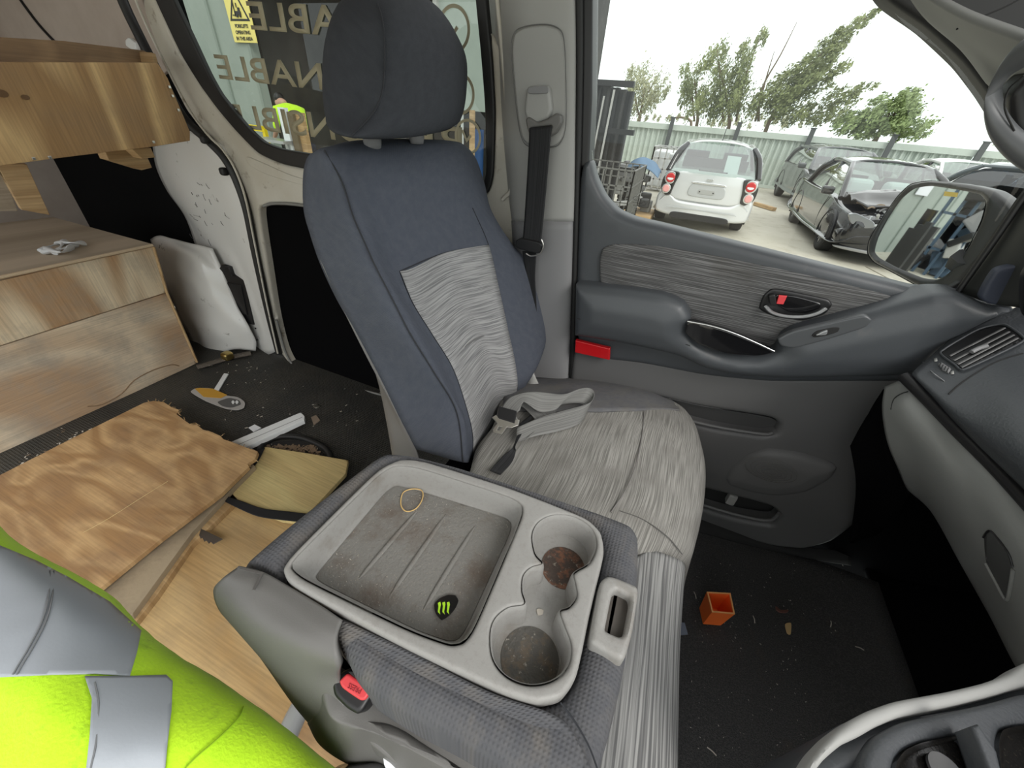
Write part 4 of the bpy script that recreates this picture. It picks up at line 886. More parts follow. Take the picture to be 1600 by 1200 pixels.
# white wheel arch cover
rows = [[on(234,374,y=1.20), on(250,368,y=1.19), on(282,376,y=1.195), on(330,388,y=1.205)],
        [on(244,398,y=1.15), on(268,392,y=1.14), on(306,402,y=1.15), on(350,430,y=1.19)],
        [on(258,440,y=1.12), on(286,436,y=1.11), on(324,446,y=1.13), on(370,476,y=1.185)],
        [on(278,490,y=1.10), on(304,486,y=1.09), on(344,490,y=1.12), on(390,512,y=1.18)],
        [on(298,530,y=1.09), on(324,528,y=1.08), on(360,522,y=1.12), on(398,532,y=1.18)],
        [on(308,556,y=1.09), on(332,554,y=1.085), on(366,546,y=1.12), on(400,548,y=1.18)]]
o = loft('wheel_arch_cover', rows, M['white_paint'], n=7, thick=.01, wob=lambda p: (0, noise.noise(Vector(p)*11)*.008, 0)); tag(o, 'scuffed white wheel arch cover between the box and the pillar', 'wheel arch')
o = tube('sill_debris_strip', [on(x, y, z=.015) for x, y in ((308,574), (335,566), (362,558), (392,552))], .020, mt('mud strip', (.10, .085, .07), .8, bump=(60, 1, .01), dirt=(60, (.4, .36, .3), .62, .7)), sub=5, sq=.5); tag(o, 'dirty strip of grit at the foot of the wheel arch', 'dirt', kind='stuff')
tag(boxm('brass_knob', on(355, 556, z=.035), (.05, .05, .045), M['brass'], bev=.02, seg=5), 'round brass fitting in the corner below the white pillar', 'fitting')

# plywood sheets on the floor
Z0 = PZ
jag = [(225,629), (240,626), (256,628), (268,636), (280,640), (276,647), (288,656), (296,662), (304,660), (317,671), (332,675), (345,681), (349,686), (362,690), (380,697), (403,706), (399,716), (387,724), (389,729)]
S1 = board('plywood_sheet', [(-40,760), (0,742), (110,686)]+jag+[(345,772), (250,843), (150,924), (60,990), (-40,1060)], Z0(.105), .014, M['ply_floor'], 'large brown plywood sheet with a splintered right edge, uppermost on the floor', 'plywood')
for i in range(26):
    t = random.random()*(len(jag)-1); k = int(t); a = np.array(jag[k])*(1-t+k)+np.array(jag[k+1])*(t-k); 
    e = a + np.array([random.uniform(2, 13), random.uniform(-5, 5)]) - np.array([4, 0])
    o = tube('splinter', [on(*a, z=.101), on(*((a+e)/2), z=.104), on(*e, z=.099)], .0014, M['timber'], S1, sub=1, n=4)
board('plywood_sheet', [(392,722), (398,728), (368,758), (300,832), (205,962), (192,962), (140,930), (250,838), (345,768)], Z0(.075), .02, mt('ply stack edge', (.34, .27, .18), .8, bump=(90, .5, .002), dirt=(9, (.24, .19, .13), .45, .7)), 'narrow greyish board edge beneath the large plywood sheet', 'plywood')
board('plywood_sheet', [(358,765), (372,780), (300,850), (245,930), (212,972), (196,965), (262,880)], Z0(.055), .02, M['timber'], 'dirty tapering board beside the lower plywood', 'plywood')
board('plywood_sheet', [(414,698), (480,708), (544,719), (540,740), (470,815), (440,812), (352,776)], Z0(.055), .016, M['ply_pale'], 'pale yellowish plywood piece beside the black gasket', 'plywood')
board('plywood_sheet', [(345,785), (352,780), (440,812), (470,815), (520,830), (520,1000), (560,1120), (552,1168), (510,1230), (430,1230), (300,1100), (160,1000), (205,968)], Z0(.035), .016, M['ply_low'], 'long brown plywood floor sheet running under the folded seat', 'plywood')
board('plywood_offcut', [(470,1118), (492,1112), (560,1160), (545,1230), (430,1260), (420,1240)], Z0(.10), .02, M['ply_floor'], 'plywood offcut low beside the grey tube', 'plywood')
tube('scratch', [on(x, y, z=.1052) for x, y in ((130,832), (170,810), (225,775), (262,752))], .0007, M['ply_pale'], S1, sub=3, n=4)
o = ribbon('black_strap', zr([(350,774,.06,352,784,.06), (375,782,.065,372,794,.065), (410,794,.065,404,807,.065), (450,799,.065,445,813,.065), (500,805,.065,495,818,.065)]), M['strap'], None); tag(o, 'black webbing strap across the pale plywood', 'strap')
o = ribbon('black_strap', zr([(414,700,.07,402,702,.07), (400,725,.06,384,728,.06), (370,758,.06,356,762,.06), (352,782,.06,342,780,.06)]), M['strap'], None); tag(o, 'dark strap end in the gap between the plywood sheets', 'strap')
tag(relief('saw_blade_piece', [(314,826), (348,842), (333,850), (329,846), (326,849), (322,844), (319,846), (316,840), (313,841), (311,836)], Z0(.056), mt('rusty steel', (.12, .10, .085), .6, .6), None, thick=.002, bev=.0005, mode='s'), 'rusty toothed blade fragment on the brown plywood', 'blade')
tag(tube('grey_tube', [on(436,1180,z=.22), on(462,1120,z=.22), on(486,1078,z=.22)], .020, mt('tube grey', (.42, .43, .44), .35, .3), sub=2, n=16), 'grey metal tube under the folded seat edge', 'tube')
tag(relief('tube_clip', [(447,1056), (455,1052), (478,1064), (482,1078), (466,1080), (448,1070)], Z0(.27), M['light_pl'], None, thick=.02, bev=.005, mode='k'), 'light grey clip above the end of the grey tube', 'clip')
# white channel, stick, sample card, gasket
SC_ = relief('white_channel', [(352,694), (470,644), (476,650), (475,656), (372,704), (356,706)], Z0(.05), M['white_pl'], None, thick=.02, bev=.002, mode='s'); tag(SC_, 'long white plastic channel lying on the rubber mat', 'channel')
tube('channel_groove', [on(360,700,z=.0505), on(472,652,z=.0505)], .0012, M['mid_pl'], SC_, sub=1)
tag(relief('white_stick', [(333,610), (350,583), (357,584), (341,611)], Z0(.008), M['white_pl'], None, thick=.004, bev=.001, mode='s'), 'short white stick behind the printed card', 'stick')
CD = relief('printed_card', [(296,612), (306,606), (330,606), (352,618), (372,620), (383,628), (382,637), (370,641), (350,638), (320,626)], Z0(.008), mt('card grey', (.40, .39, .38), .5), None, thick=.002, bev=.0005, mode='k'); tag(CD, 'glossy printed card with orange band on the rubber mat', 'card')
relief('orange_band', [(304,607), (312,606), (332,607), (355,617), (345,622), (318,620)], Z0(.0095), mt('orange ink', (.55, .30, .04), .5), CD, thick=.0008, bev=.0003, mode='s')
relief('dark_patch', [(338,628), (358,621), (374,625), (377,632), (362,637), (348,635)], Z0(.0095), mt('dark ink', (.10, .10, .10), .5), CD, thick=.0008, bev=.0003, mode='k')
for x in (364, 370): relief('round_mark', [(x-3,628), (x,625), (x+3,628), (x,632)], Z0(.0104), M['white_pl'], CD, thick=.0005, bev=.0002, mode='k')
GK = tube('floor_gasket', [on(x, y, z=.02) for x, y in ((404,716), (410,696), (430,684), (455,682), (478,686), (503,697), (514,708), (518,722))], .012, M['rubber'], sub=6); tag(GK, 'black rubber gasket ring around an opening in the floor', 'gasket')
tag(relief('floor_opening', [(408,712), (416,698), (432,690), (458,688), (480,692), (500,702), (510,716), (500,730), (420,725)], Z0(.004), M['foot'], None, thick=.003, bev=.001, mode='k'), 'dark opening filled with litter inside the rubber gasket', 'opening')
# litter: chips counted as one loose scatter
def scatter(name, areas, n, cols, zf, size, lab):
    parts = {i: [] for i in range(len(cols))}
    for k in range(n):
        (x0, y0, x1, y1) = random.choice(areas); x = random.uniform(x0, x1); y = random.uniform(y0, y1); c = on(x, y, z=zf)
        a = random.uniform(0, 6.28); L = random.uniform(.3, 1)*size; w = L*random.uniform(.15, .5); d = np.array([math.cos(a), math.sin(a), random.uniform(0, .25)])*L; e = np.array([-math.sin(a), math.cos(a), 0])*w
        V = [c-d/2-e/2, c+d/2-e/2, c+d/2+e/2, c-d/2+e/2]; V += [v + np.array([0, 0, size*.1]) for v in V]
        parts[random.randrange(len(cols))].append((V, [(3,2,1,0), (4,5,6,7), (0,1,5,4), (1,2,6,5), (2,3,7,6), (3,0,4,7)]))
    for i, m_ in enumerate(cols):
        if parts[i]: tag(joinm(name, parts[i], m_), lab, 'litter', kind='stuff')
chip = mt('pale chips', (.50, .46, .40), .8); chip2 = mt('brown chips', (.20, .14, .09), .9)
scatter('wood_litter', [(415,696,500,718)], 260, [chip2], .012, .022, 'loose brown litter inside the gasket opening')
scatter('pale_litter', [(320,560,420,600), (415,690,500,715), (340,600,560,680)], 60, [chip], .004, .012, 'pale crumbs scattered over the ribbed rubber mat')
scatter('wood_shavings', [(90,668,180,712), (30,705,120,740)], 150, [chip, chip2], .008, .014, 'pale shavings along the foot of the plywood box')
tag(relief('washer', [(488,634), (494,630), (501,634), (494,638)], Z0(.006), M['steel'], None, thick=.003, bev=.001, mode='k'), 'round steel washer on the rubber mat', 'washer')
tag(relief('torn_paper', [(486,652), (494,648), (500,656), (490,664)], Z0(.006), mt('torn', (.28, .22, .17), .9), None, thick=.003, bev=.001, mode='s'), 'small torn brown scrap near the white channel', 'scrap')
tag(relief('torn_paper', [(388,668), (398,663), (408,668), (396,674)], Z0(.006), M['paper'], None, thick=.003, bev=.001, mode='s'), 'small white scrap under the white channel', 'scrap')

# ================================================================== hi-vis jacket bottom left
JK = thing('hi_vis_jacket', 'fluorescent yellow work jacket with grey reflective bands in the near corner', 'jacket', on(120, 1150, d=.55))
def jr(l): return [on(x, y, d=d) for x, y, d in l]
# jacket is a soft rounded body: rows run along its length, columns across it
J = [jr([(-120,700,.62), (-60,748,.58), (0,822,.60), (40,858,.66), (60,872,.74)]),
     jr([(-160,800,.52), (-40,838,.50), (60,880,.52), (150,915,.58), (175,938,.70)]),
     jr([(-180,900,.46), (-30,930,.45), (110,950,.47), (205,968,.55), (232,1000,.68)]),
     jr([(-200,1000,.42), (-30,1030,.41), (120,1030,.43), (265,1018,.52), (300,1055,.64)]),
     jr([(-200,1100,.40), (-20,1110,.39), (140,1110,.40), (330,1062,.50), (365,1092,.62)]),
     jr([(-200,1200,.38), (0,1195,.37), (200,1180,.39), (420,1130,.47), (450,1155,.60)]),
     jr([(-200,1300,.37), (0,1290,.36), (230,1270,.38), (510,1205,.45), (545,1235,.58)])]
def jw(p):
    n1 = noise.noise(Vector((p[0]*7+3, p[1]*22, p[2]*9)))*.004 + noise.noise(Vector(p)*40)*.0012
    return RW @ np.array([0, 0, -1]) * n1
JB = loft('jacket_body', J, M['hivis'], JK, n=14, wob=jw, thick=.01)
# reflective bands follow the body: re-project their outline on to it
bpy.context.view_layer.update()
from mathutils.bvhtree import BVHTree
jbv = BVHTree.FromPolygons([v.co[:] for v in JB.data.vertices], [p.vertices[:] for p in JB.data.polygons])
def onbody(bv, x, y, lift=.002, dmax=3.):
    d = Vector(ray(x, y)).normalized(); h = bv.ray_cast(Vector(CAM), d, dmax)
    return None if h[0] is None else np.array(h[0] - d*lift)
def patch(name, px, bv, m, par, lift=.002, step=6., thick=.001, mode='s', ruff=None):
    P = outline(px, None, mode); P = np.array(resample(P, step)); 
    if area2(P) < 0: P = P[::-1]
    g0, g1 = P.min(0), P.max(0); gx, gy = np.meshgrid(np.arange(g0[0], g1[0], step), np.arange(g0[1], g1[1], step)); G = np.stack([gx.ravel(), gy.ravel()], 1); G = G[dist_in(G, P) > step*.4]
    A = np.concatenate([P, G]); nb = len(P); r = delaunay_2d_cdt([Vector(p) for p in A], [(i, (i+1) % nb) for i in range(nb)], [], 0, 1e-6)
    vo = np.array([tuple(v) for v in r[0]]); fo = [f for f in r[2]]; cen = np.array([vo[list(f)].mean(0) for f in fo]); fo = [f for f, k in zip(fo, dist_in(cen, P) > 0) if k]
    V = []; ok = []
    for v in vo:
        q = onbody(bv, v[0], v[1], lift); ok.append(q is not None); V.append(q if q is not None else np.zeros(3))
    fo = [f for f in fo if all(ok[i] for i in f)]; us = sorted({i for f in fo for i in f}); mp = {a: b for b, a in enumerate(us)}
    Vn = [V[i] for i in us]; F = [tuple(mp[i] for i in f) for f in fo]
    ob = mesh(name, Vn, F, m, par, [(v[0]*2, v[1]*2) for v in Vn])
    bm = bmesh.new(); bm.from_mesh(ob.data); bmesh.ops.recalc_face_normals(bm, faces=bm.faces)
    s = sum(f.normal.dot(Vector(CAM)-f.calc_center_median())*f.calc_area() for f in bm.faces)
    if s < 0: bmesh.ops.reverse_faces(bm, faces=bm.faces)
    bm.to_mesh(ob.data); bm.free(); md = ob.modifiers.new('s', 'SOLIDIFY'); md.thickness = thick; md.offset = -1; return ob
patch('reflective_band', [(-30,842), (0,852), (58,876), (108,902), (172,940), (221,985), (214,1020), (203,1056), (150,1052), (80,1054), (-30,1060)], jbv, M['tape'], JK, .003)
patch('reflective_band', [(133,1056), (200,1056), (260,1054), (270,1064), (268,1110), (262,1160), (252,1260), (128,1260), (140,1150), (144,1090)], jbv, M['tape'], JK, .0045)
for l in (((84,892), (82,930), (72,970), (52,1010), (34,1040), (26,1054)), ((78,892), (76,930), (66,970), (46,1010), (28,1040), (20,1054)), ((148,1066), (154,1100), (150,1160), (142,1199), (138,1230)), ((380,1104), (372,1122), (345,1150), (310,1180), (290,1200), (284,1210))):
    q = [onbody(jbv, x, y, .0045) for x, y in l]; q = [p for p in q if p is not None]
    if len(q) > 2: tube('stitching', q, .0009, M['stitch'] if l[0][0] < 300 else mt('lime seam', (.30, .52, .01), .9), JK, sub=5, n=5)
# papers and a clear bag at the very bottom
tag(relief('paper_bundle', [(597,1172), (604,1180), (640,1210), (660,1240), (620,1240), (600,1195)], Plane(on(610,1200,z=.50), (.3, -.3, .9)), M['paper'], None, thick=.004, bev=.001, mode='s'), 'white papers poking up at the bottom edge', 'papers')
rows = [[on(510,1250,z=.44), on(520,1205,z=.44), on(550,1190,z=.44), on(600,1184,z=.44), on(640,1200,z=.44), on(660,1240,z=.44)],
        [on(520,1260,z=.48), on(535,1212,z=.48), on(560,1200,z=.49), on(600,1196,z=.49), on(632,1212,z=.48), on(650,1250,z=.48)],
        [on(540,1300,z=.49), on(550,1250,z=.50), on(570,1240,z=.50), on(600,1238,z=.50), on(620,1250,z=.50), on(640,1270,z=.50)]]
o = loft('plastic_bag', rows, mt('grey film', (.13, .13, .14), .2, coat=.5), n=6, thick=.002, wob=lambda p: (0, 0, noise.noise(Vector(p)*30)*.008)); tag(o, 'crinkled dark grey plastic bag at the bottom edge', 'bag')

# ================================================================== loose things in the tray
o = tube('rubber_band', [on(x, y, z=.660) for x, y in ((627,777), (632,768), (645,764), (658,766), (661,774), (657,786), (648,796), (635,799), (627,791))], .0011, M['band'], sub=5, closed=True); tag(o, 'tan rubber band lying in the corner of the tray', 'rubber band')
ST = relief('round_sticker', [(680,958), (678,944), (686,935), (700,929), (712,930), (717,938), (712,950), (702,962), (690,970)], PZ(.6605), M['gloss_black'], None, thick=.0006, bev=.0002, mode='k'); tag(ST, 'torn black round sticker with lime claw mark in the tray', 'sticker')
for dx in (0, 7, 14):
    relief('claw_mark', [(684+dx,942-dx*.05), (688+dx,940), (689+dx,944), (687+dx,955), (688+dx,960), (684+dx,956), (685+dx,947)], PZ(.6612), M['lime'], ST, thick=.0003, bev=.0001, mode='s')
tag(relief('paper_crumb', [(838,952), (842,950), (850,953), (848,960), (840,961)], PZ(.6600), chip, None, thick=.0015, bev=.0005, mode='k'), 'small pale crumb stuck between the cup wells', 'crumb')
scatter('tray_crumbs', [(510,860,560,920), (600,770,700,800), (560,900,720,990), (620,760,800,830)], 150, [chip], .6578, .0022, 'fine pale crumbs in the bottom of the tray')

# ================================================================== loose things in the footwell
OC = thing('orange_square_cup', 'small orange square plastic cup on the black carpet', 'cup', on(1122, 962, z=.002))
# opening faces the camera: four walls and a base
top = [on(1094,930,z=.09), on(1142,922,z=.09), on(1148,962,z=.09), on(1106,953,z=.09)]
zc = .09; t4 = [np.array([p[0], p[1], zc]) for p in (on(1104,925,z=zc), on(1141,927,z=zc), on(1148,960,z=zc), on(1112,957,z=zc))]
c4 = sum(t4)/4; b4 = [c4 + (p-c4)*.80 + np.array([0, 0, -zc+.003]) for p in t4]
V = []; F = []
for q, k in ((t4, 1), ([c4+(p-c4)*.88+np.array([0,0,0]) for p in t4], 1), ([c4+(p-c4)*.70+np.array([0,0,-zc+.010]) for p in t4], 1), (b4, 1)):
    V += q
for i in range(4):
    j = (i+1) % 4; F += [(4+i, 4+j, 8+j, 8+i), (i, 12+i, 12+j, j)]
F += [(8,9,10,11), (15,14,13,12)]
ob = mesh('cup_body', V, F, M['orange'], OC, smooth=False)
mesh('cup_rim', [v+np.array([0,0,.0]) for v in V[:8]]+[v+np.array([0,0,.0025]) for v in V[:8]], [(i+8, (i+1)%4+8, (i+1)%4+12, i+12) for i in range(4)]+[(i, (i+1)%4, (i+1)%4+8, i+8) for i in range(4)]+[((i+1)%4+4, i+4, i+12, (i+1)%4+12) for i in range(4)], M['orange_edge'], OC, smooth=False)
tag(relief('dry_leaf', [(1226,974), (1237,972), (1236,992), (1230,990)], PZ(.006), M['leafdry'], None, thick=.002, bev=.0006, mode='k'), 'tan dry leaf scrap on the black carpet', 'leaf')
tag(relief('dry_leaf', [(1212,946), (1220,953), (1233,952), (1231,957), (1220,957), (1213,952)], PZ(.006), M['leafbrown'], None, thick=.004, bev=.001, mode='k'), 'curled brown leaf scrap on the black carpet', 'leaf')
for x, y, a, lb in ((1343, 1013, 0, 'right of the tan leaf scrap'), (1298, 975, 1.8, 'curved, just right of the tan leaf scrap'), (1112, 1174, .3, 'nearest the bottom edge of the photo'), (1086, 930, 1.2, 'beside the seat edge, left of the orange cup'), (1178, 968, 1.4, 'between the orange cup and the leaf scraps'), (1366, 884, .6, 'longest one, deep in the dark footwell')):
    c = on(x, y, z=.004); L = .022 if x != 1366 else .05; d = np.array([math.cos(a), -math.sin(a), 0])*L/2
    tag(tube('straw_bit', [c-d, c+np.array([0, 0, .003]), c+d], .0014, chip, sub=3, n=5), 'pale straw bit on the black carpet, '+lb, 'straw', group='straw bits on the cab carpet')
scatter('carpet_crumbs', [(1075,1000,1260,1190), (1080,880,1320,1000)], 130, [chip], .003, .0045, 'fine pale crumbs all over the black carpet')
tag(relief('blue_scrap', [(1063,972), (1070,973), (1075,991), (1064,992)], PZ(.008), mt('blue grey film', (.18, .21, .27), .5), None, thick=.002, bev=.0005, mode='s'), 'blue-grey scrap beside the seat edge on the carpet', 'scrap')
# ================================================================== dashboard
DB = thing('dashboard', 'charcoal dashboard with air vent and grey glovebox below', 'dashboard', (.75, .7, .7))
def dd(l): return [on(x, y, d=d*.83) for x, y, d in l]
# unseen dash deck and lower body, added to keep skylight out of the footwell
loft('added_dash_deck', [[(1.45, -.6, .86), (1.45, .3, .88), (1.45, 1.2, .88)], [(1.0, -.6, .93), (1.0, .3, .95), (1.0, 1.16, .95)], [(.80, -.6, .93), (.80, .3, .94), (.82, 1.08, .95)], [(.70, -.6, .88), (.68, .2, .88), (.74, .98, .90)]], M['dash'], DB, n=5, thick=.02)
joinm('added_dash_body', [bx((.62, -.6, .1), (1.3, .12, .86))], M['black_cloth'], DB)
# top skin: from the door corner along the edge towards the camera
rows = [dd([(1592,478,.98), (1606,470,.97), (1640,460,.95), (1720,440,.90)]),
        dd([(1560,492,1.00), (1600,502,.95), (1660,510,.90), (1740,520,.84)]),
        dd([(1500,520,1.02), (1560,545,.94), (1640,570,.86), (1740,600,.78)]),
        dd([(1450,560,1.02), (1520,610,.90), (1600,640,.80), (1720,680,.70)]),
        dd([(1426,582,1.01), (1500,650,.88), (1600,720,.74), (1700,780,.64)]),
        dd([(1428,592,1.02), (1500,668,.89), (1600,765,.745), (1680,840,.65)])]
rows = [r + [r[-1] + np.array([.03, -.18, 0]), r[-1] + np.array([.05, -.45, 0])] for r in rows]     # the dash runs on across the cab
loft('dash_top', rows, M['dash'], DB, n=8, thick=.012)
bpy.context.view_layer.update()
dt = [o for o in DB.children if o.name.startswith('dash_top')][0]
dbv = BVHTree.FromPolygons([v.co[:] for v in dt.data.vertices], [p.vertices[:] for p in dt.data.polygons])
def od(x, y, l=.002): 
    q = onbody(dbv, x, y, l); return q if q is not None else on(x, y, d=.9)
# seam between the vent panel and the pad
tube('dash_seam', [od(x, y, .0005) for x, y in ((1482,616), (1500,600), (1530,580), (1560,564), (1598,552))], .0014, M['foot'], DB)
tube('dash_seam', [od(x, y, .001) for x, y in ((1441,564), (1455,580), (1476,596))], .0011, M['silver_pl'], DB)
# air vent
AV = patch('air_vent', [(1470,552), (1474,546), (1520,518), (1558,507), (1572,508), (1597,524), (1598,532), (1560,552), (1512,574), (1502,576), (1494,570)], dbv, M['black'], DB, .004, 4., .01)
tube('vent_bezel', [od(x, y, .006) for x, y in ((1470,553), (1476,545), (1500,530), (1530,514), (1560,507), (1576,510), (1598,526), (1597,534), (1560,553), (1512,575), (1500,577), (1492,570))], .0022, M['dash'], AV, closed=True)
for a, b_ in (((1484,556), (1570,512)), ((1490,563), (1577,518)), ((1496,569), (1584,523)), ((1502,574), (1590,528))):
    m_ = ((a[0]+b_[0])/2, (a[1]+b_[1])/2); tube('vent_slat', [od(*a, .007), od(*m_, .008), od(*b_, .007)], .0022, mt('slat', (.10, .10, .10), .35), AV, sub=4, sq=.5)
tube('vent_knob', [od(1518,550,.013), od(1530,544,.013), od(1543,540,.013)], .0045, M['mid_pl'], AV, sub=2)
patch('thumbwheel', [(1466,568), (1471,566), (1486,576), (1482,582), (1473,578)], dbv, M['mid_pl'], DB, .005, 3., .004)
for i in range(4):
    tube('wheel_ridge', [od(1470+i*4, 567+i*2.6, .0065), od(1467+i*4, 573+i*2.6, .0065)], .0007, M['foot'], DB, sub=1, n=4)
for x, y in ((1462,562), (1488,582)): patch('vent_mark', [(x-3,y-2), (x+2,y-3), (x+3,y+2), (x-2,y+3)], dbv, M['light_pl'], DB, .003, 3., .0005)
# shadow gap between top and glovebox
tube('dash_gap', dd([(1412,588,1.03), (1450,625,.97), (1500,676,.90), (1560,735,.82), (1620,800,.75)]), .012, M['black'], DB)
# glovebox body
rows = [dd([(1382,604,1.08), (1412,596,1.04), (1445,625,.98), (1500,684,.90), (1560,742,.82), (1640,825,.73)]),
        dd([(1378,640,1.07), (1410,650,1.00), (1455,690,.93), (1510,750,.86), (1570,812,.78), (1660,900,.69)]),
        dd([(1386,690,1.07), (1425,710,1.00), (1470,765,.93), (1525,835,.85), (1585,905,.77), (1660,985,.69)]),
        dd([(1404,735,1.09), (1440,765,1.03), (1488,835,.95), (1540,910,.86), (1590,990,.78), (1650,1070,.71)]),
        dd([(1418,765,1.13), (1455,800,1.08), (1500,880,.99), (1545,960,.90), (1588,1042,.82), (1640,1110,.75)]),
        dd([(1430,770,1.25), (1470,810,1.20), (1512,888,1.10), (1558,968,1.02), (1600,1050,.94), (1650,1120,.86)])]
rows = [r + [r[-1] + np.array([.02, -.12, 0]), r[-1] + np.array([.03, -.25, 0])] for r in rows]
GL = loft('glovebox', rows, M['glove'], DB, n=8, thick=.01); GL['label'] = 'grey glovebox lid'
gbv = BVHTree.FromPolygons([v.co[:] for v in GL.data.vertices], [p.vertices[:] for p in GL.data.polygons])
def og(x, y, l=.0005):
    q = onbody(gbv, x, y, l); return q if q is not None else on(x, y, d=.95)
tube('glovebox_seam', [og(x, y) for x, y in ((1392,640), (1398,622), (1418,612), (1446,610))], .0012, M['foot'], GL)
patch('glovebox_handle', [(1537,838), (1545,829), (1552,832), (1575,862), (1583,885), (1576,938), (1568,936), (1540,880)], gbv, mt('handle recess', (.075, .077, .075), .5), GL, .002, 5., .002, mode='k')
tube('handle_edge', [og(x, y, .003) for x, y in ((1540,880), (1556,910), (1572,938), (1578,920), (1583,890))], .0028, M['glove'], GL)
tube('handle_edge', [og(x, y, .003) for x, y in ((1536,840), (1545,829), (1556,838), (1575,864), (1582,885))], .0014, M['black'], GL)
# corner where dash, door and pillar meet
o = loft('kick_panel', [dd([(1380,608,1.12), (1360,640,1.16), (1330,700,1.22)]), dd([(1388,700,1.12), (1372,730,1.2), (1340,780,1.28)]), dd([(1420,775,1.18), (1380,830,1.35), (1330,850,1.42)])], M['black_cloth'], DB, n=4, thick=.01)

# ---- lower console in the right-hand bottom corner
CC = thing('centre_console', 'dark centre console with pull-out tray and pale curved rim', 'console', on(1480, 1150, z=.66))
PC = PZ(.70)
rim = [(1262,1240), (1290,1180), (1320,1140), (1352,1114), (1400,1096), (1480,1082), (1540,1068), (1575,1056), (1640,1035), (1720,1240)]
relief('console_side', [(1222,1240), (1246,1196), (1290,1150), (1335,1118), (1400,1104), (1500,1088), (1600,1062), (1700,1060), (1720,1240)], PZ(.690), M['door_pl'], CC, thick=.25, bev=.03, mode='k', back=False, holes=[('k', [(1392,1250), (1400,1190), (1500,1150), (1690,1130), (1700,1250)])])
relief('console_rim', [(1262,1196), (1284,1166), (1306,1143), (1332,1123), (1356,1110), (1400,1094), (1480,1080), (1540,1066), (1578,1052), (1610,1030), (1700,1000), (1700,1050), (1610,1068), (1560,1084), (1490,1102), (1410,1118), (1372,1134), (1345,1150), (1318,1162), (1290,1186), (1268,1215)], PZ(.703), mt('console pale rim', (.40, .40, .385), .5), CC, thick=.03, bev=.006, mode='k')
relief('console_tray', [(1338,1240), (1350,1178), (1370,1148), (1410,1126), (1500,1108), (1560,1094), (1600,1082), (1690,1080), (1710,1240)], PZ(.705), M['dash'], CC, thick=.02, bev=.008, mode='k', back=False,
       holes=[('k', [(1392,1240), (1400,1190), (1414,1172), (1440,1160), (1500,1148), (1524,1146), (1544,1200), (1550,1240)]), ('k', [(1566,1240), (1560,1160), (1566,1140), (1590,1134), (1680,1130), (1690,1240)])], step=.006)
for rm in ([(1392,1260), (1400,1190), (1414,1172), (1440,1160), (1500,1148), (1524,1146), (1544,1200), (1552,1260)], [(1568,1260), (1560,1160), (1566,1140), (1590,1134), (1680,1130), (1690,1260)]):
    cxm = np.mean(rm, 0); fl = [tuple(np.array(p)*.86+cxm*.14+np.array([2, 4])) for p in rm]
    recess('tray_well', rm, fl, PZ(.705), .03, mt('scratched black', (.018, .017, .016), .22, bump=(300, .3), dirt=(240, (.07, .06, .045), .55, .75)), CC, mode='k')
relief('tray_lid', [(1518,1134), (1530,1130), (1560,1175), (1580,1260), (1566,1260)], PZ(.735), M['dash'], CC, thick=.02, bev=.004, mode='s')
disc('cup_spring', on(1480, 1205, z=.682), .016, M['mid_pl'], CC, h=.004)

# ---- A pillar, grab handle, mirror base
PA = [[on(1392,-50,y=1.13), on(1440,-10,y=1.10), on(1500,25,y=1.05), on(1580,55,y=1.0), on(1680,90,y=.95)],
      [on(1440,24,y=1.14), on(1480,40,y=1.11), on(1535,70,y=1.07), on(1600,100,y=1.03), on(1680,120,y=.97)],
      [on(1500,78,y=1.15), on(1530,95,y=1.12), on(1570,115,y=1.10), on(1620,140,y=1.06), on(1690,170,y=1.0)],
      [on(1540,130,y=1.15), on(1562,150,y=1.13), on(1590,170,y=1.12), on(1630,190,y=1.09), on(1690,220,y=1.0)]]
struct(loft('trim_10', PA, mt('pillar trim', (.21, .215, .21), .6), n=6, thick=.01), 'grey roof pillar trim at the top right')
struct(tube('trim_11', [on(x, y, y=1.09) for x, y in ((1494,46), (1530,28), (1580,6), (1620,-20))], .0013, M['foot']))
GH = thing('grab_handle', 'dark grey curved grab handle on the windscreen pillar', 'handle', on(1560, 160, y=1.0))
hpth = [(1665,50,.93), (1620,72,.95), (1580,98,.97), (1556,135,.985), (1552,165,.99), (1562,198,.985), (1590,230,.97), (1640,262,.95), (1700,290,.93)]
loft('grip', [[on(x, y, y=yy) + RW @ (np.array([math.cos(a), math.sin(a), 0]))*.017 + RW @ np.array([0, 0, math.sin(a+.6)])*.012 for a in np.linspace(0, 2*math.pi, 11)[:-1]] for x, y, yy in hpth], mt('handle plastic', (.10, .105, .11), .4), GH, n=4, closed=True)
tube('grip_joint', [on(1600,118,y=.955), on(1576,140,y=.97), on(1570,170,y=.975), (on(1585,205,y=.965))], .0012, M['foot'], GH)
tag(relief('grip_mount', [(1578,150), (1610,112), (1660,90), (1660,240), (1600,225), (1582,200)], PY(1.03), M['black'], GH, thick=.04, bev=.01, mode='k'), None)
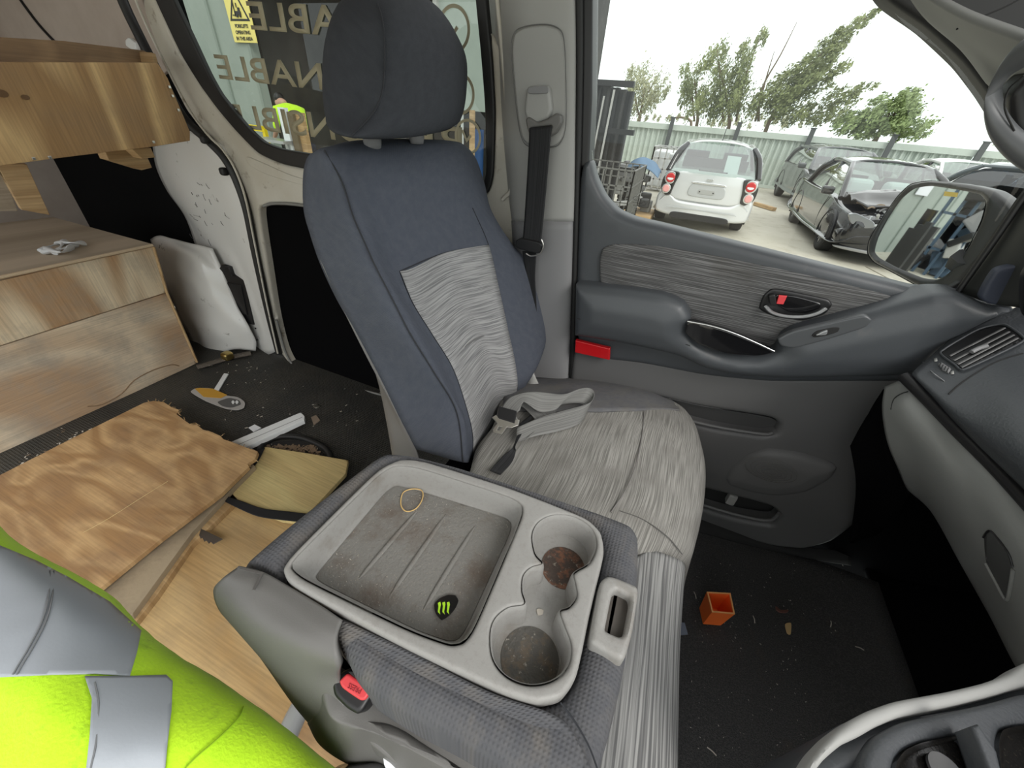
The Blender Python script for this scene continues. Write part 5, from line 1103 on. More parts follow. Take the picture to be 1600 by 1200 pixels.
# windscreen pillar running down to the dash, dark
rows = [[on(1618,285,y=1.16), on(1640,290,y=1.13), on(1680,300,y=1.10)], [on(1584,332,y=1.165), on(1610,345,y=1.12), on(1660,350,y=1.08)], [on(1551,382,y=1.165), on(1580,400,y=1.12), on(1640,420,y=1.06)], [on(1498,455,y=1.165), on(1540,472,y=1.12), on(1600,482,y=1.07)]]
struct(loft('trim_12', rows, mt('pillar black', (.035, .037, .035), .45), n=6, thick=.012), 'black windscreen pillar beside the door mirror')
struct(tube('trim_13', [on(x, y, y=1.155) for x, y in ((1622,280), (1600,308), (1576,343), (1548,384), (1497,456))], .006, M['black']), None)
struct(relief('trim_14', [(1556,420), (1600,412), (1650,410), (1650,480), (1590,481), (1545,476), (1530,466)], PY(1.105), M['blue_reflection'], thick=.01, bev=.006, mode='k'), 'painted dark blue-grey reflection at the foot of the windscreen pillar')  # dark blue reflection in the windscreen, painted as a solid patch
struct(relief('trim_15', [(1600,500), (1600,430), (1625,400), (1680,400), (1680,520)], PY(1.02), M['black'], thick=.01, bev=.006, mode='k'))
# sail panel between the window and the pillar
struct(relief('trim_16', [(1468,459), (1500,440), (1530,405), (1560,362), (1590,318), (1618,280), (1630,285), (1560,380), (1505,456)], PY(1.185), M['black'], thick=.01, bev=.003, mode='s'), 'black triangular plate carrying the door mirror')
# ---- door mirror outside the window
SM = thing('side_mirror', 'black door mirror outside the passenger window, glass facing inwards', 'mirror', on(1470, 370, y=1.36))
mc = on(1447, 360, y=1.36)
MN = np.array(MIRN); MN = MN/np.linalg.norm(MN)
mpl = Plane(mc, MN)
gl_ = [(1362,392), (1368,370), (1384,340), (1404,310), (1424,294), (1450,290), (1500,298), (1528,304), (1537,316), (1530,345), (1510,385), (1482,425), (1462,436), (1440,434), (1400,418), (1370,402)]
sh_ = [(1352,396), (1354,376), (1374,342), (1400,305), (1420,286), (1450,281), (1510,287), (1545,295), (1566,310), (1582,330), (1570,372), (1532,425), (1498,460), (1450,458), (1400,430), (1362,410)]
relief('mirror_shell', sh_, Plane(mc+MN*.008, MN), M['black'] if False else mt('shell black', (.022, .022, .022), .35), SM, thick=.03, bev=.012, mode='k', holes=[('k', gl_)])
relief('mirror_glass', [(x*1.04-1450*.04, y*1.04-362*.04) for x, y in gl_], mpl, M['mirror'], SM, thick=.003, bev=.0001, mode='k', back=False, hard=True)
# domed back of the shell
A_ = outline(sh_, mpl, 'k'); A_ = A_[::3]; cA = np.mean(A_, 0)
rows = []
for s_, h_ in ((1.0, -.004), (1.0, -.03), (.93, -.07), (.75, -.10), (.45, -.12), (.12, -.125)):
    rows.append([mpl.w(*(cA + (np.array(p)-cA)*s_), h_) for p in A_])
loft('mirror_back', rows, mt('shell grey', (.05, .052, .055), .4), SM, n=2, closed=True)
tag(relief('mirror_label', [(1476,299), (1497,301), (1495,308), (1474,306)], Plane(mc+MN*.0006, MN), mt('yellow label', (.72, .52, .10), .5), SM, thick=.0005, bev=.0002, mode='s'), 'yellow label')
tube('mirror_arm', [mpl.w(*cA, -.05), on(1510,420,y=1.28), on(1530,400,y=1.24)], .045, M['black'], SM, sq=.6)
# ================================================================== the yard outside
M['conc'] = mt('yard concrete', (.42, .395, .32), .8, var=(.7, (.50, .475, .40), .35, .65), dirt=(3.5, (.36, .33, .26), .52, .72), bump=(12, .2, .004))
g = joinm('yard_ground', [bx((-60, 1.6, GZ-.1), (70, 90, GZ)), bx((-60, -40, GZ-.1), (-3.7, 1.6, GZ)), bx((1.6, -40, GZ-.1), (70, 1.6, GZ)), bx((-3.7, -40, GZ-.1), (1.6, -1., GZ))], M['conc']); g.name = 'floor'; struct(g, 'pale concrete yard')
for a, b_ in (((-.5, 5, GZ+.002), (5.6, 6.6, GZ+.002)), ((2.6, 4.5, GZ+.002), (3.6, 9, GZ+.002))):
    pass
struct(joinm('trim_17', [bar((1.2, 5.2, GZ+.002), (7.5, 7.0, GZ+.002), .03, .004), bar((3.9, 4.5, GZ+.002), (2.9, 8.2, GZ+.002), .03, .004)], mt('slab joint', (.22, .20, .15), .9)), 'joints between the concrete slabs')
# ---- corrugated fence, one bay between each pair of dark posts
M['fence'] = mt('fence sheet', (.42, .47, .42), .5, dirt=(2, (.34, .38, .34), .5, .8)); M['post'] = mt('fence post', (.05, .055, .055), .6)
FY = 18.5
zt = on(1276, 212, y=FY)[2]
px_ = [on(x, y, y=FY)[0] for x, y in ((1051,190), (1160,200), (1276,212), (1394,224), (1531,236))]
dx = (px_[-1]-px_[0])/4; xs = [px_[0]+dx*i for i in range(-2, 7)]; ORD = ['leftmost', 'second', 'third', 'fourth', 'fifth', 'sixth', 'seventh', 'eighth', 'ninth']
for i, x0 in enumerate(xs):
    x1 = x0+dx
    if x1 > -6 and x0 < 22 and i < len(xs)-1:
        V = []; F = []; n_ = 92; w_ = dx-.1
        for j in range(n_+1):
            x = x0+.05+w_*j/n_; ph = (j/n_*11) % 1; yy = FY+.05+(.0 if ph < .35 else .07 if .5 < ph < .85 else .035)
            V += [(x, yy, GZ+.05), (x, yy, zt-.06)]
        F = [(2*j, 2*j+2, 2*j+3, 2*j+1) for j in range(n_)]
        T = thing('fence_bay', ORD[i]+' pale green corrugated fence bay from the left end of the yard', 'fence', (x0+dx/2, FY, GZ), group='corrugated fence bays at the end of the yard')
        sh2 = mesh('fence_sheet', V, F, M['fence'], T, smooth=False); md = sh2.modifiers.new('s', 'SOLIDIFY'); md.thickness = .01
        joinm('fence_rail', [bx((x0+.05, FY-.03, zt-.20), (x1-.05, FY+.02, zt-.02)), bx((x0+.05, FY-.02, GZ+.02), (x1-.05, FY+.05, GZ+.12))], M['fence'], T)
    P_ = joinm('fence_post', [bx((x0-.07, FY-.14, GZ), (x0+.07, FY-.05, zt+.18)), bx((x0-.09, FY-.15, zt+.18), (x0+.09, FY-.04, zt+.21))], M['post'])
    tag(P_, ORD[i]+' dark steel post from the left end of the corrugated fence', 'post', 'dark posts of the corrugated fence')

# ---- trees behind the fence
def leafm(name, c, c2):
    m = mt(name, c, .6, var=(1.3, c2, .35, .65)); return m
LM = [leafm('leaf olive', (.085, .11, .035), (.22, .25, .09)), leafm('leaf green', (.11, .16, .05), (.25, .32, .12)), leafm('leaf grey', (.19, .21, .11), (.34, .34, .20))]
bark = mt('bark', (.16, .12, .08), .9)
def tree(label, base, crowns, Y, m, n, lean=(0, 1), leaf=.22, limbs=()):
    """crowns: pixel ellipses (x, y, rx, ry, tilt) at distance Y"""
    b0 = on(*base, y=Y); T = thing('tree', label, 'tree', (b0[0], Y, GZ), group=None)
    V = []; F = []
    for (x, y, rx, ry, tl), cnt in crowns_n(crowns, n):
        subs = []
        for k in range(max(5, int(rx*ry/32))):
            a = random.uniform(0, 6.28); r = math.sqrt(random.random())*.86; u, v = math.cos(a)*rx*r, math.sin(a)*ry*r
            subs.append((x+u*math.cos(tl)-v*math.sin(tl), y+u*math.sin(tl)+v*math.cos(tl), random.uniform(.07, .19)*min(rx, ry)+2.5, random.uniform(-1.6, 1.6)))
        for k in range(cnt):
            sx, sy, sr, sd = random.choice(subs)
            # clumps are streaked along the lean
            t = random.gauss(0, 1)*sr*1.5; q = random.gauss(0, .5)*sr
            X = sx + lean[0]*t - lean[1]*q; Yp = sy + lean[1]*t*1 + lean[0]*q
            c = on(X, Yp, y=Y+sd+random.gauss(0, .35))
            d = RW @ np.array([lean[0]+random.uniform(-.6, .6), lean[1]+random.uniform(-.6, .6), random.uniform(-.6, .6)]); d /= np.linalg.norm(d)
            e = np.cross(d, [random.gauss(0, 1), random.gauss(0, 1), random.gauss(0, 1)]); e /= np.linalg.norm(e)
            L = leaf*random.uniform(.5, 1.15); w_ = L*random.uniform(.14, .24); k0 = len(V)
            V += [c-d*L/2, c+e*w_, c+d*L/2, c-e*w_]; F.append((k0, k0+1, k0+2, k0+3))
    mesh('foliage', V, F, m, T, smooth=False)
    trunk = [(b0[0], Y, GZ), on(*base, y=Y)]
    for (x, y, rx, ry, tl), _ in crowns_n(crowns, n)[:1]: trunk.append(on(x, y, y=Y))
    tube('trunk', trunk, .13, bark, T, sub=4, n=6, rr=lambda t: 1-.7*t)
    for lb in limbs: tube('branch', [on(x, y, y=Y+.2) for x, y in lb], .055, bark, T, sub=4, n=5, rr=lambda t: 1-.8*t)
def crowns_n(crowns, n):
    A = [c[2]*c[3] for c in crowns]; S = sum(A); return [(c, int(n*a/S)) for c, a in zip(crowns, A)]
tree('round grey-green tree behind the fence left of the white car', (1000,182), [(1008,130,26,30,0), (1000,160,26,22,0), (985,125,14,22,0), (1030,140,14,24,.3)], 27, LM[2], 4420, (.4, -.9), .17, [[(1000,180), (1010,150), (1030,115)], [(998,180), (992,150), (985,110)]])
tree('slender sparse tree behind the fence above the white car', (1090,188), [(1085,125,22,38,.1), (1075,155,14,30,0), (1070,112,12,9,0), (1110,160,26,26,0)], 26, LM[0], 3570, (.3, -.95), .17, [[(1085,190), (1080,140), (1068,110)]])
tree('tall dark feathery tree behind the fence, second from the slender one', (1140,192), [(1122,95,22,34,.1), (1135,135,30,40,0), (1160,100,16,44,.35), (1165,150,28,36,0), (1188,62,9,22,.4), (1120,165,40,22,0)], 24, LM[0], 8160, (.45, -.9), .17, [[(1150,190), (1165,120), (1192,45)], [(1130,190), (1125,130), (1120,72)]])
tree('tallest wind-bent tree leaning to the right behind the fence', (1200,195), [(1215,165,38,30,0), (1240,140,40,42,.5), (1270,105,52,22,-.75), (1300,70,52,17,-.75), (1335,42,40,9,-.6), (1290,120,44,18,-.5), (1310,160,32,22,-.2), (1362,22,26,5,-.6), (1260,180,50,16,0), (1345,140,30,8,-.3)], 23, LM[0], 13940, (.80, -.58), .17,
     [[(1185,190), (1190,140), (1220,85), (1245,35)], [(1200,195), (1250,120), (1300,70), (1375,12)], [(1180,190), (1195,130), (1210,80)]])
tree('bushy light green tree behind the fence right of the tallest tree', (1370,215), [(1390,175,48,32,-.2), (1420,160,26,22,-.2), (1345,190,42,20,0), (1425,195,34,22,.2), (1380,205,60,16,0), (1310,195,22,14,0)], 22, LM[1], 11560, (.8, -.45), .17, [[(1370,215), (1400,175), (1435,140)]])
tree('small green tree top at the far right end of the fence', (1590,240), [(1585,222,30,16,0), (1640,215,40,24,0)], 24, LM[1], 3060, (.7, -.5), .17)
tree('low dark hedge top behind the fence below the tall trees', (1080,190), [(1040,184,60,5,0), (1180,190,90,9,0)], 30, LM[2], 2550, (.3, -.6), .17)

# ---- cars
def paint(name, c, rough=.25, metal=.4): return mt(name, c, rough, metal, coat=.8)
tyre = mt('tyre', (.02, .02, .02), .8); alloy = mt('alloy', (.40, .40, .40), .35, .8); inr = mt('car interior', (.05, .055, .055), .9)
cglass = glassm('car glass', (.60, .70, .65), .26, .03, 1.06); cglassd = glassm('car glass dark', (.08, .11, .15), .10, .03, 1.1)
def lsec(nm, rows, m, par, n=4, closed=False, cap=False, thick=0): return loft(nm, [[np.array(p, float) for p in r] for r in rows], m, par, n=n, closed=closed, cap=cap, thick=thick)
def car(label, loc, yaw, L, Wd, H, kind, pm, grp=None, gl=None, detail=1):
    """car in its own frame: x forwards, y left, z up, origin on the ground at its middle"""
    gl = gl or cglass; h = Wd/2; x0, x1 = -L/2, L/2; zb = .30 if kind == 'suv' else .22
    bt = {'hatch': 1.00, 'sedan': .86, 'suv': .98}[kind]; hood = bt-.02
    rp = {'hatch': (x0+.10, x0+.62, .42*L-1.05, .42*L-.22), 'sedan': (x0+.75, x0+1.35, .05*L, .25*L), 'suv': (x0+.15, x0+.65, .12*L, .30*L)}[kind]   # rear base, rear top, front top, front base of the glasshouse
    if kind == 'hatch': rp = (x0+.10, x0+.50, .10*L, .30*L)
    T = thing('car', label, 'car', (0, 0, 0), grp); LOCALP[0] = True
    st = [(x0, .55, .62, .80), (x0+.08, zb+.14, .97*bt if kind != 'sedan' else bt, .93), (x0+.35, zb+.02, bt+(.0 if kind != 'sedan' else .02), .99), (x0+1.2, zb, bt, 1.0), (0, zb-.02, bt, 1.0), (x1-1.3, zb, bt-.01, 1.0), (x1-.8, zb, hood-.06, .98), (x1-.3, zb+.02, hood-.10, .95), (x1-.05, zb+.10, hood-.18, .86), (x1, zb+.2, hood-.24, .74)]
    rows = []
    for x, a, b_, w_ in st:
        w_ = h*w_; q = [(w_*.90, a), (w_*.985, a+.12*(b_-a)), (w_, a+.5*(b_-a)), (w_*.985, a+.82*(b_-a)), (w_*.93, b_), (w_*.6, b_+.025), (0, b_+.035)]
        rows.append([(x, y, z) for y, z in q] + [(x, -y, z) for y, z in q[-2::-1]])
    B = lsec('body', rows, pm, T, 5, closed=True, cap=True)
    z1 = H; hw = h*(.68 if kind == 'hatch' else .72); a, b_, c, d = rp
    # roof
    rr_ = [[(b_, y, z1-.02-.10*(abs(y)/hw)**3) for y in (-hw, -hw*.6, 0, hw*.6, hw)], [((b_+c)/2-.1, y, z1-.08*(abs(y)/hw)**3) for y in (-hw*1.02, -hw*.6, 0, hw*.6, hw*1.02)], [(c, y, z1-.03-.08*(abs(y)/hw)**3) for y in (-hw*.96, -hw*.6, 0, hw*.6, hw*.96)]]
    lsec('roof', rr_, pm, T, 5, thick=.03)
    gb = h*.90
    def curve(xb, xt, zt_, wt, s): return [[(xb+s*.16*(1-(y/gb)**2), y, bt-.01) for y in (-gb, -gb*.5, 0, gb*.5, gb)], [((xb+xt)/2+s*.10*(1-(y/gb)**2), y*(wt/gb*.5+.5), (bt+zt_)/2+.02) for y in (-gb, -gb*.5, 0, gb*.5, gb)], [(xt+s*.04*(1-(y/gb)**2), y*wt/gb, zt_) for y in (-gb, -gb*.5, 0, gb*.5, gb)]]
    WS = lsec('windscreen', curve(d, c, z1-.05, hw*.94, 1), gl, T, 5)
    RW_ = lsec('rear_window', curve(a, b_, z1-.05, hw*.96, -1), gl, T, 5)
    for s in (-1, 1):
        lsec('side_window', [[(a+.12, s*gb*.99, bt-.01), ((a+d)/2, s*gb, bt-.01), (d-.1, s*gb*.99, bt-.01)], [((a+b_)/2+.1, s*(gb+hw)/2*1.01, (bt+z1)/2), ((a+d)/2, s*(gb+hw)/2*1.03, (bt+z1)/2), ((c+d)/2-.08, s*(gb+hw)/2*1.01, (bt+z1)/2)], [(b_+.05, s*hw*.99, z1-.13), ((b_+c)/2, s*hw*1.01, z1-.09), (c-.04, s*hw*.97, z1-.13)]], gl, T, 4)
        tube('front_pillar', [(d+.02, s*gb, bt-.02), ((c+d)/2+.03, s*(gb+hw)/2*1.01, (bt+z1)/2+.02), (c, s*hw*.97, z1-.09)], .045, pm, T, sub=4, n=8)
        tube('rear_pillar', [(a-.0, s*gb, bt-.02), ((a+b_)/2, s*(gb+hw)/2*1.02, (bt+z1)/2+.02), (b_, s*hw*.99, z1-.09)], .055, M['gloss_black'] if kind == 'hatch' else pm, T, sub=4, n=8)
        tube('roof_rail', [(b_, s*hw*.99, z1-.09), ((b_+c)/2, s*hw*1.02, z1-.06), (c, s*hw*.97, z1-.09)], .04, pm, T, sub=4, n=8)
        tube('door_pillar', [((a+d)/2+.1, s*gb*1.005, bt-.02), ((b_+c)/2+.1, s*hw*1.02, z1-.08)], .03, M['gloss_black'], T, sub=2, n=6)
        mr = boxm('door_mirror', (d-.25, s*(h+.09), bt+.06), (.12, .20, .13), pm, T, bev=.04, seg=3, local=True)
        tube('door_line', [(d-.35, s*h*.995, bt-.05), (d-.45, s*h*1.003, (bt+zb)/2), (d-.4, s*h*.985, zb+.06)], .006, M['black'], T, sub=4, n=4)
    joinm('interior', [bx((a+.35, -h*.78, zb+.1), (d-.25, h*.78, bt-.12)), bx((c-.55, -.62, bt-.12), (c-.40, -.15, bt+.28)), bx((c-.55, .15, bt-.12), (c-.40, .62, bt+.28)), bx((b_+.35, -.6, bt-.12), (b_+.5, .6, bt+.20))], inr, T)
    R = .31 if kind != 'suv' else .35
    for wx in (x0+.78 if kind != 'sedan' else x0+.95, x1-.88):
        for s in (-1, 1):
            lsec('wheel_arch', [[(wx+math.cos(t)*(R+.07), s*(h-.30), R+math.sin(t)*(R+.07)) for t in np.linspace(-.35, 3.5, 12)], [(wx+math.cos(t)*(R+.07), s*(h+.006), R+math.sin(t)*(R+.07)) for t in np.linspace(-.35, 3.5, 12)]], M['black'], T, 2, thick=.012)
            rows = [[(wx+math.cos(t)*r_, s*(h-.01-dy), R+math.sin(t)*r_) for t in np.linspace(0, 2*math.pi, 21)[:-1]] for r_, dy in ((R*.62, .19), (R*.95, .20), (R, .16), (R, .05), (R*.95, .0), (R*.64, .0), (R*.62, .02))]
            ty = lsec('tyre', rows, tyre, T, 2, closed=True)
            rows = [[(wx+math.cos(t)*r_, s*(h-.01-dy), R+math.sin(t)*r_) for t in np.linspace(0, 2*math.pi, 21)[:-1]] for r_, dy in ((R*.66, .01), (R*.60, .03), (R*.55, .07))]
            wh = lsec('wheel', rows, alloy, T, 2, closed=True)
            joinm('spoke', [bar((wx, s*(h-.04), R), (wx+math.cos(t)*R*.62, s*(h-.035), R+math.sin(t)*R*.62), .035, .02) for t in np.arange(10)*math.pi/5+.2], alloy, wh)
            joinm('brake', [bar((wx, s*(h-.12), R), (wx, s*(h-.09), R), R*1.05, R*1.05)], M['black'], wh)
    d_ = dict(T=T, x0=x0, x1=x1, h=h, bt=bt, zb=zb, H=H, rp=rp, B=B)
    return d_
def place(c, x, y, yaw):
    LOCALP[0] = False; T = c['T']; T.location = (x, y, GZ); T.rotation_euler = (0, 0, yaw)
def cr(name, pts, o, n, m, par, th=.01, bev=.006, mode='k', up=(0, 0, 1), **k): return relief(name, pts, Plane(o, n, up), m, par, thick=th, bev=bev, mode=mode, raw=True, **k)

sil = paint('silver paint', (.68, .69, .69), .3, .35)
c = car('silver-white hatchback seen from behind in the yard', None, 0, 4.0, 1.74, 1.50, 'hatch', sil); T = c['T']; x0 = c['x0']; h = c['h']
# tail: u runs to the car's right when looking at it from behind
tp_ = (x0-.02, 0, 0)
def tail(name, pts, m, dx=0., par=T, th=.03, bev=.01, mode='k', hh=None): return cr(name, pts, (x0+dx, 0, 0), (-1, 0, 0), m, par, th, bev, mode, h=hh)
curv = lambda u, v, d: -.10*(u/.87)**2 - .10*max(0, v-.75)
tg = tail('tailgate', [(-.66, .60), (-.60, .95), (-.56, 1.0), (.56, 1.0), (.60, .95), (.66, .60), (.50, .52), (-.50, .52)], sil, -.035, hh=lambda u, v, d: -.06*(u/.87)**2-.06*max(0, v-.85))
tail('bumper', [(-.86, .26), (-.87, .55), (-.80, .66), (-.60, .60), (-.48, .50), (.48, .50), (.60, .60), (.80, .66), (.87, .55), (.86, .26), (.6, .22), (-.6, .22)], sil, -.055, th=.12, bev=.05, hh=lambda u, v, d: -.10*(u/.87)**2)
tail('bumper_insert', [(-.55, .22), (-.52, .31), (.52, .31), (.55, .22), (.45, .19), (-.45, .19)], M['black'], -.06, th=.04)
tail('bumper_crease', [(-.60, .40), (.60, .40), (.66, .36), (.62, .375), (-.62, .375), (-.66, .36)], mt('crease', (.45, .46, .46), .4), -.062, th=.004, bev=.002)
tail('plate_recess', [(-.34, .60), (-.31, .83), (.31, .83), (.34, .60)], mt('recess silver', (.48, .49, .49), .4, .3), -.045, th=.01)
tail('garnish_bar', [(-.31, .82), (-.29, .86), (.29, .86), (.31, .82)], M['chrome'], -.06, th=.02)
tail('plate_holder', [(-.15, .66), (-.15, .74), (.15, .74), (.15, .66)], M['light_pl'], -.052, th=.006, bev=.003)
for u in (-.12, .12): tail('plate_screw', [(u-.012, .69), (u-.012, .71), (u+.012, .71), (u+.012, .69)], M['black'], -.056, th=.004, bev=.002)
tail('badge', [(-.06, .90), (-.05, .925), (.05, .925), (.06, .90), (.05, .885), (-.05, .885)], M['chrome'], -.058, th=.006, bev=.003)
for s in (-1, 1):
    lh = tail('tail_light', [(s*a_, b_) for a_, b_ in ((.54, .98), (.74, .99), (.84, .86), (.84, .66), (.72, .56), (.62, .58), (.60, .75))], M['gloss_black'], .0, th=.04, bev=.015, hh=lambda u, v, d: .045-.08*(abs(u)-.5))
    for cu_, cz_, r_, mm in ((.70, .87, .095, M['reflector']), (.73, .68, .075, mt('pink lens', (.75, .35, .33), .2))):
        cir = lambda q: [(s*cu_+math.cos(t)*r_*q, cz_+math.sin(t)*r_*q) for t in np.linspace(0, 2*math.pi, 17)[:-1]]
        cr('lamp_bezel', cir(1.15), (x0-.035, 0, 0), (-1, 0, 0), M['chrome'], lh, .02, .008)
        cr('lamp_lens', cir(.9), (x0-.045, 0, 0), (-1, 0, 0), mm, lh, .02, .02)
    cr('lamp_lens', [(s*.70-.06, .87), (s*.70-.05, .84), (s*.70, .825), (s*.70+.05, .84), (s*.70+.06, .87)], (x0-.050, 0, 0), (-1, 0, 0), M['white_pl'], lh, .01, .006)
tube('aerial', [(x0+.62, 0, 1.50), (x0+.50, 0, 1.72)], .006, M['black'], T, sub=1, n=5)
boxm('wiper', (x0+.02, .0, 1.04), (.02, .5, .02), M['black'], T, bev=.005, local=True)
cr('paper_sheet', [(-.34, 1.04), (-.34, 1.30), (-.10, 1.30), (-.10, 1.04)], (x0+.30, 0, 0), (-1, 0, .9), M['paper'], T, .003, .001, 's') if False else mesh('paper_sheet', [(x0+.12, -.42, 1.02), (x0+.12, -.18, 1.02), (x0+.32, -.17, 1.30), (x0+.32, -.40, 1.30)], [(0, 1, 2, 3)], M['paper'], T, smooth=False)
place(c, .16, 8.85+2.0, math.pi/2)

blk = paint('black paint', (.018, .018, .020), .12, .2)
c = car('crashed black sedan with crumpled bonnet facing the van', None, 0, 4.5, 1.78, 1.43, 'sedan', blk); T = c['T']; x1 = c['x1']; h = c['h']
def nose(name, pts, m, dx=0., par=None, th=.03, bev=.01, mode='k', hh=None): return cr(name, pts, (x1+dx, 0, 0), (1, 0, 0), m, par or T, th, bev, mode, h=hh)
nose('bumper', [(-.86, .22), (-.86, .50), (-.60, .58), (.60, .58), (.86, .50), (.86, .22)], blk, .03, th=.18, bev=.04, hh=lambda u, v, d: -.22*(u/.87)**2)
nose('bumper_lip', [(-.84, .20), (-.84, .25), (.84, .25), (.84, .20)], mt('lip silver', (.30, .30, .30), .3, .5), .05, th=.05, bev=.01, hh=lambda u, v, d: -.22*(u/.87)**2)
nose('engine_void', [(-.62, .50), (-.60, .72), (.60, .72), (.62, .50)], M['foot'], .035, th=.02, hh=lambda u, v, d: -.12*(u/.87)**2)
nose('grille_hole', [(-.50, .40), (-.48, .62), (.48, .62), (.50, .40)], M['foot'], .04, th=.02, hh=lambda u, v, d: -.10*(u/.87)**2)
nose('impact_bar', [(-.55, .60), (-.50, .66), (.50, .66), (.55, .60)], M['silver_pl'], .05, th=.04, hh=lambda u, v, d: -.10*(u/.87)**2+.02*math.sin(u*17))
nose('foil_patch', [(-.45, .42), (-.20, .48), (.15, .50), (.10, .40), (-.3, .36)], M['white_pl'], .062, th=.01, hh=lambda u, v, d: .012*math.sin(u*40)*math.cos(v*30))
for s in (-1, 1):
    lh = nose('headlight', [(s*a_, b_) for a_, b_ in ((.50, .60), (.54, .68), (.80, .76), (.87, .72), (.80, .60), (.62, .56))], mt('headlight lens', (.20, .21, .22), .08, .3, coat=1), .0, th=.06, bev=.01, hh=lambda u, v, d: .05-.42*(abs(u)-.5))
    for q in (.60, .73):
        cr('lamp_ring', [(s*q+math.cos(t)*.045, .67+math.sin(t)*.04) for t in np.linspace(0, 6.283, 13)[:-1]], (x1+.055-.42*(q-.5), 0, 0), (1, s*.3, 0), M['chrome'], lh, .01, .004)
        cr('lamp_ring', [(s*q+math.cos(t)*.028, .67+math.sin(t)*.025) for t in np.linspace(0, 6.283, 13)[:-1]], (x1+.062-.42*(q-.5), 0, 0), (1, s*.3, 0), M['black'], lh, .01, .004)
# buckled bonnet
bn = []
for i, x in enumerate(np.linspace(x1-1.35, x1-.32, 9)):
    bn.append([np.array([x+random.uniform(-.03, .03), y, .89+.20*math.exp(-((i-4.5)/1.8)**2)*(1-(y/.9)**2)+random.uniform(-.055, .055)-.02*i/8]) for y in np.linspace(-.80, .80, 9)])
lsec('crumpled_bonnet', bn, blk, T, 1, thick=.012)
for k in range(70):
    y = random.uniform(-.6, .65); x = random.uniform(x1-.5, x1-.02); z = random.uniform(.62, .86)
    a_ = np.array([x, y, z]); b_ = a_+np.array([random.uniform(-.12, .12), random.uniform(-.22, .22), random.uniform(-.05, .10)])
    tube('engine_scrap', [a_, (a_+b_)/2+np.array([0, 0, .02]), b_], random.uniform(.008, .022), random.choice([M['black'], M['black'], M['silver_pl'], M['light_pl'], bark]), T, sub=2, n=5)
for y in (-.45, .15, .45):
    boxm('airbag', (x1-1.75, y, 1.00), (.28, .42, .26), M['paper'], T, bev=.12, seg=4, local=True)
place(c, 3.12, 8.15+2.25, -math.pi/2+.03)

gry = paint('grey paint', (.10, .105, .11), .3, .4)
c = car('crashed dark grey hatchback behind the black sedan', None, 0, 4.3, 1.8, 1.52, 'suv', gry); T = c['T']; x1 = c['x1']; h = c['h']
cr('bumper', [(-.8, .3), (-.82, .6), (.82, .6), (.8, .3)], (x1+.02, 0, 0), (1, 0, 0), gry, T, .12, .04)
cr('headlight', [(-.80, .66), (-.78, .78), (-.5, .74), (-.5, .66)], (x1-.06, 0, 0), (1, 0, 0), M['silver_pl'], T, .05, .01)
lsec('torn_panel', [[(x1-.9, -.6, 1.0), (x1-.9, 0, 1.04), (x1-.9, .6, 1.0)], [(x1-.5, -.75, 1.12), (x1-.5, 0, 1.08), (x1-.5, .6, 1.0)], [(x1-.05, -.7, .78), (x1-.1, 0, .95), (x1-.1, .6, .85)]], mt('dented light', (.45, .45, .46), .3, .5), T, 3, thick=.01)
place(c, 3.35, 13.25+2.15, -math.pi/2+.05)
wht = paint('white paint car', (.75, .76, .74), .25, .1)
c = car('white sedan parked between the black sedan and the dark blue car', None, 0, 4.6, 1.8, 1.45, 'sedan', wht); place(c, 6.45, 15.9, -math.pi/2)
blu = paint('dark teal paint', (.045, .06, .065), .18, .4)
c = car('dark car with chrome-edged side windows beyond the door mirror', None, 0, 4.6, 1.85, 1.55, 'suv', blu, gl=cglassd); T = c['T']; h = c['h']; a, b_, cc2, d = c['rp']; bt = c['bt']; H = c['H']
for s in (-1, 1):
    tube('chrome_strip', [(a+.1, s*h*.915, bt), (b_+.05, s*h*.74, H-.12), ((b_+cc2)/2, s*h*.755, H-.085), (cc2-.05, s*h*.72, H-.12), ((cc2+d)/2, s*h*.84, (H+bt)/2), (d-.15, s*h*.915, bt)], .018, M['chrome'], T, sub=5, n=6)
place(c, 6.35, 10.4, -math.pi/2+.62)

# ---- left of the yard: forklift masts, wire cages, engine pile, tank
FM = thing('mast_rack', 'tall black stack of upright forklift masts at the left of the yard', 'rack', (on(955, 330, y=8.)[0], 8., GZ))
zb_ = GZ
for i, (x, w_) in enumerate(((926,14), (937,9), (948,16), (960,16), (972,14), (984,12))):
    a = on(x-10, 300, y=8.2+.05*i)[0]; tp = on(x+2, 128+i*3, y=8.2+.05*i); bt_ = np.array([tp[0], tp[1], GZ]); w2 = w_/600*7.2
    joinm('mast_channel', [bar(bt_, tp, w2*.9, .12), bar(bt_+np.array([w2*.3, -.08, 0]), tp+np.array([w2*.3, -.08, 0]), w2*.25, .06)], mt('mast black', (.03, .031, .033), .5, .3) if i % 2 else mt('mast black b', (.055, .055, .055), .5, .3), FM)
for y_ in (132, 205, 262): a, b_ = on(918, y_-4, y=8.1), on(990, y_+6, y=8.1); b_[2] = a[2]; joinm('mast_crossbar', [bar(a, b_, .12, .08)], M['black'], FM)
joinm('mast_rod', [bar(np.array([on(944,200,y=8.0)[0], 8., GZ]), on(960, 140, y=8.0), .03, .03), bar(np.array([on(930,200,y=8.0)[0], 8., GZ]), on(944, 150, y=8.0), .025, .025)], M['light_pl'], FM)
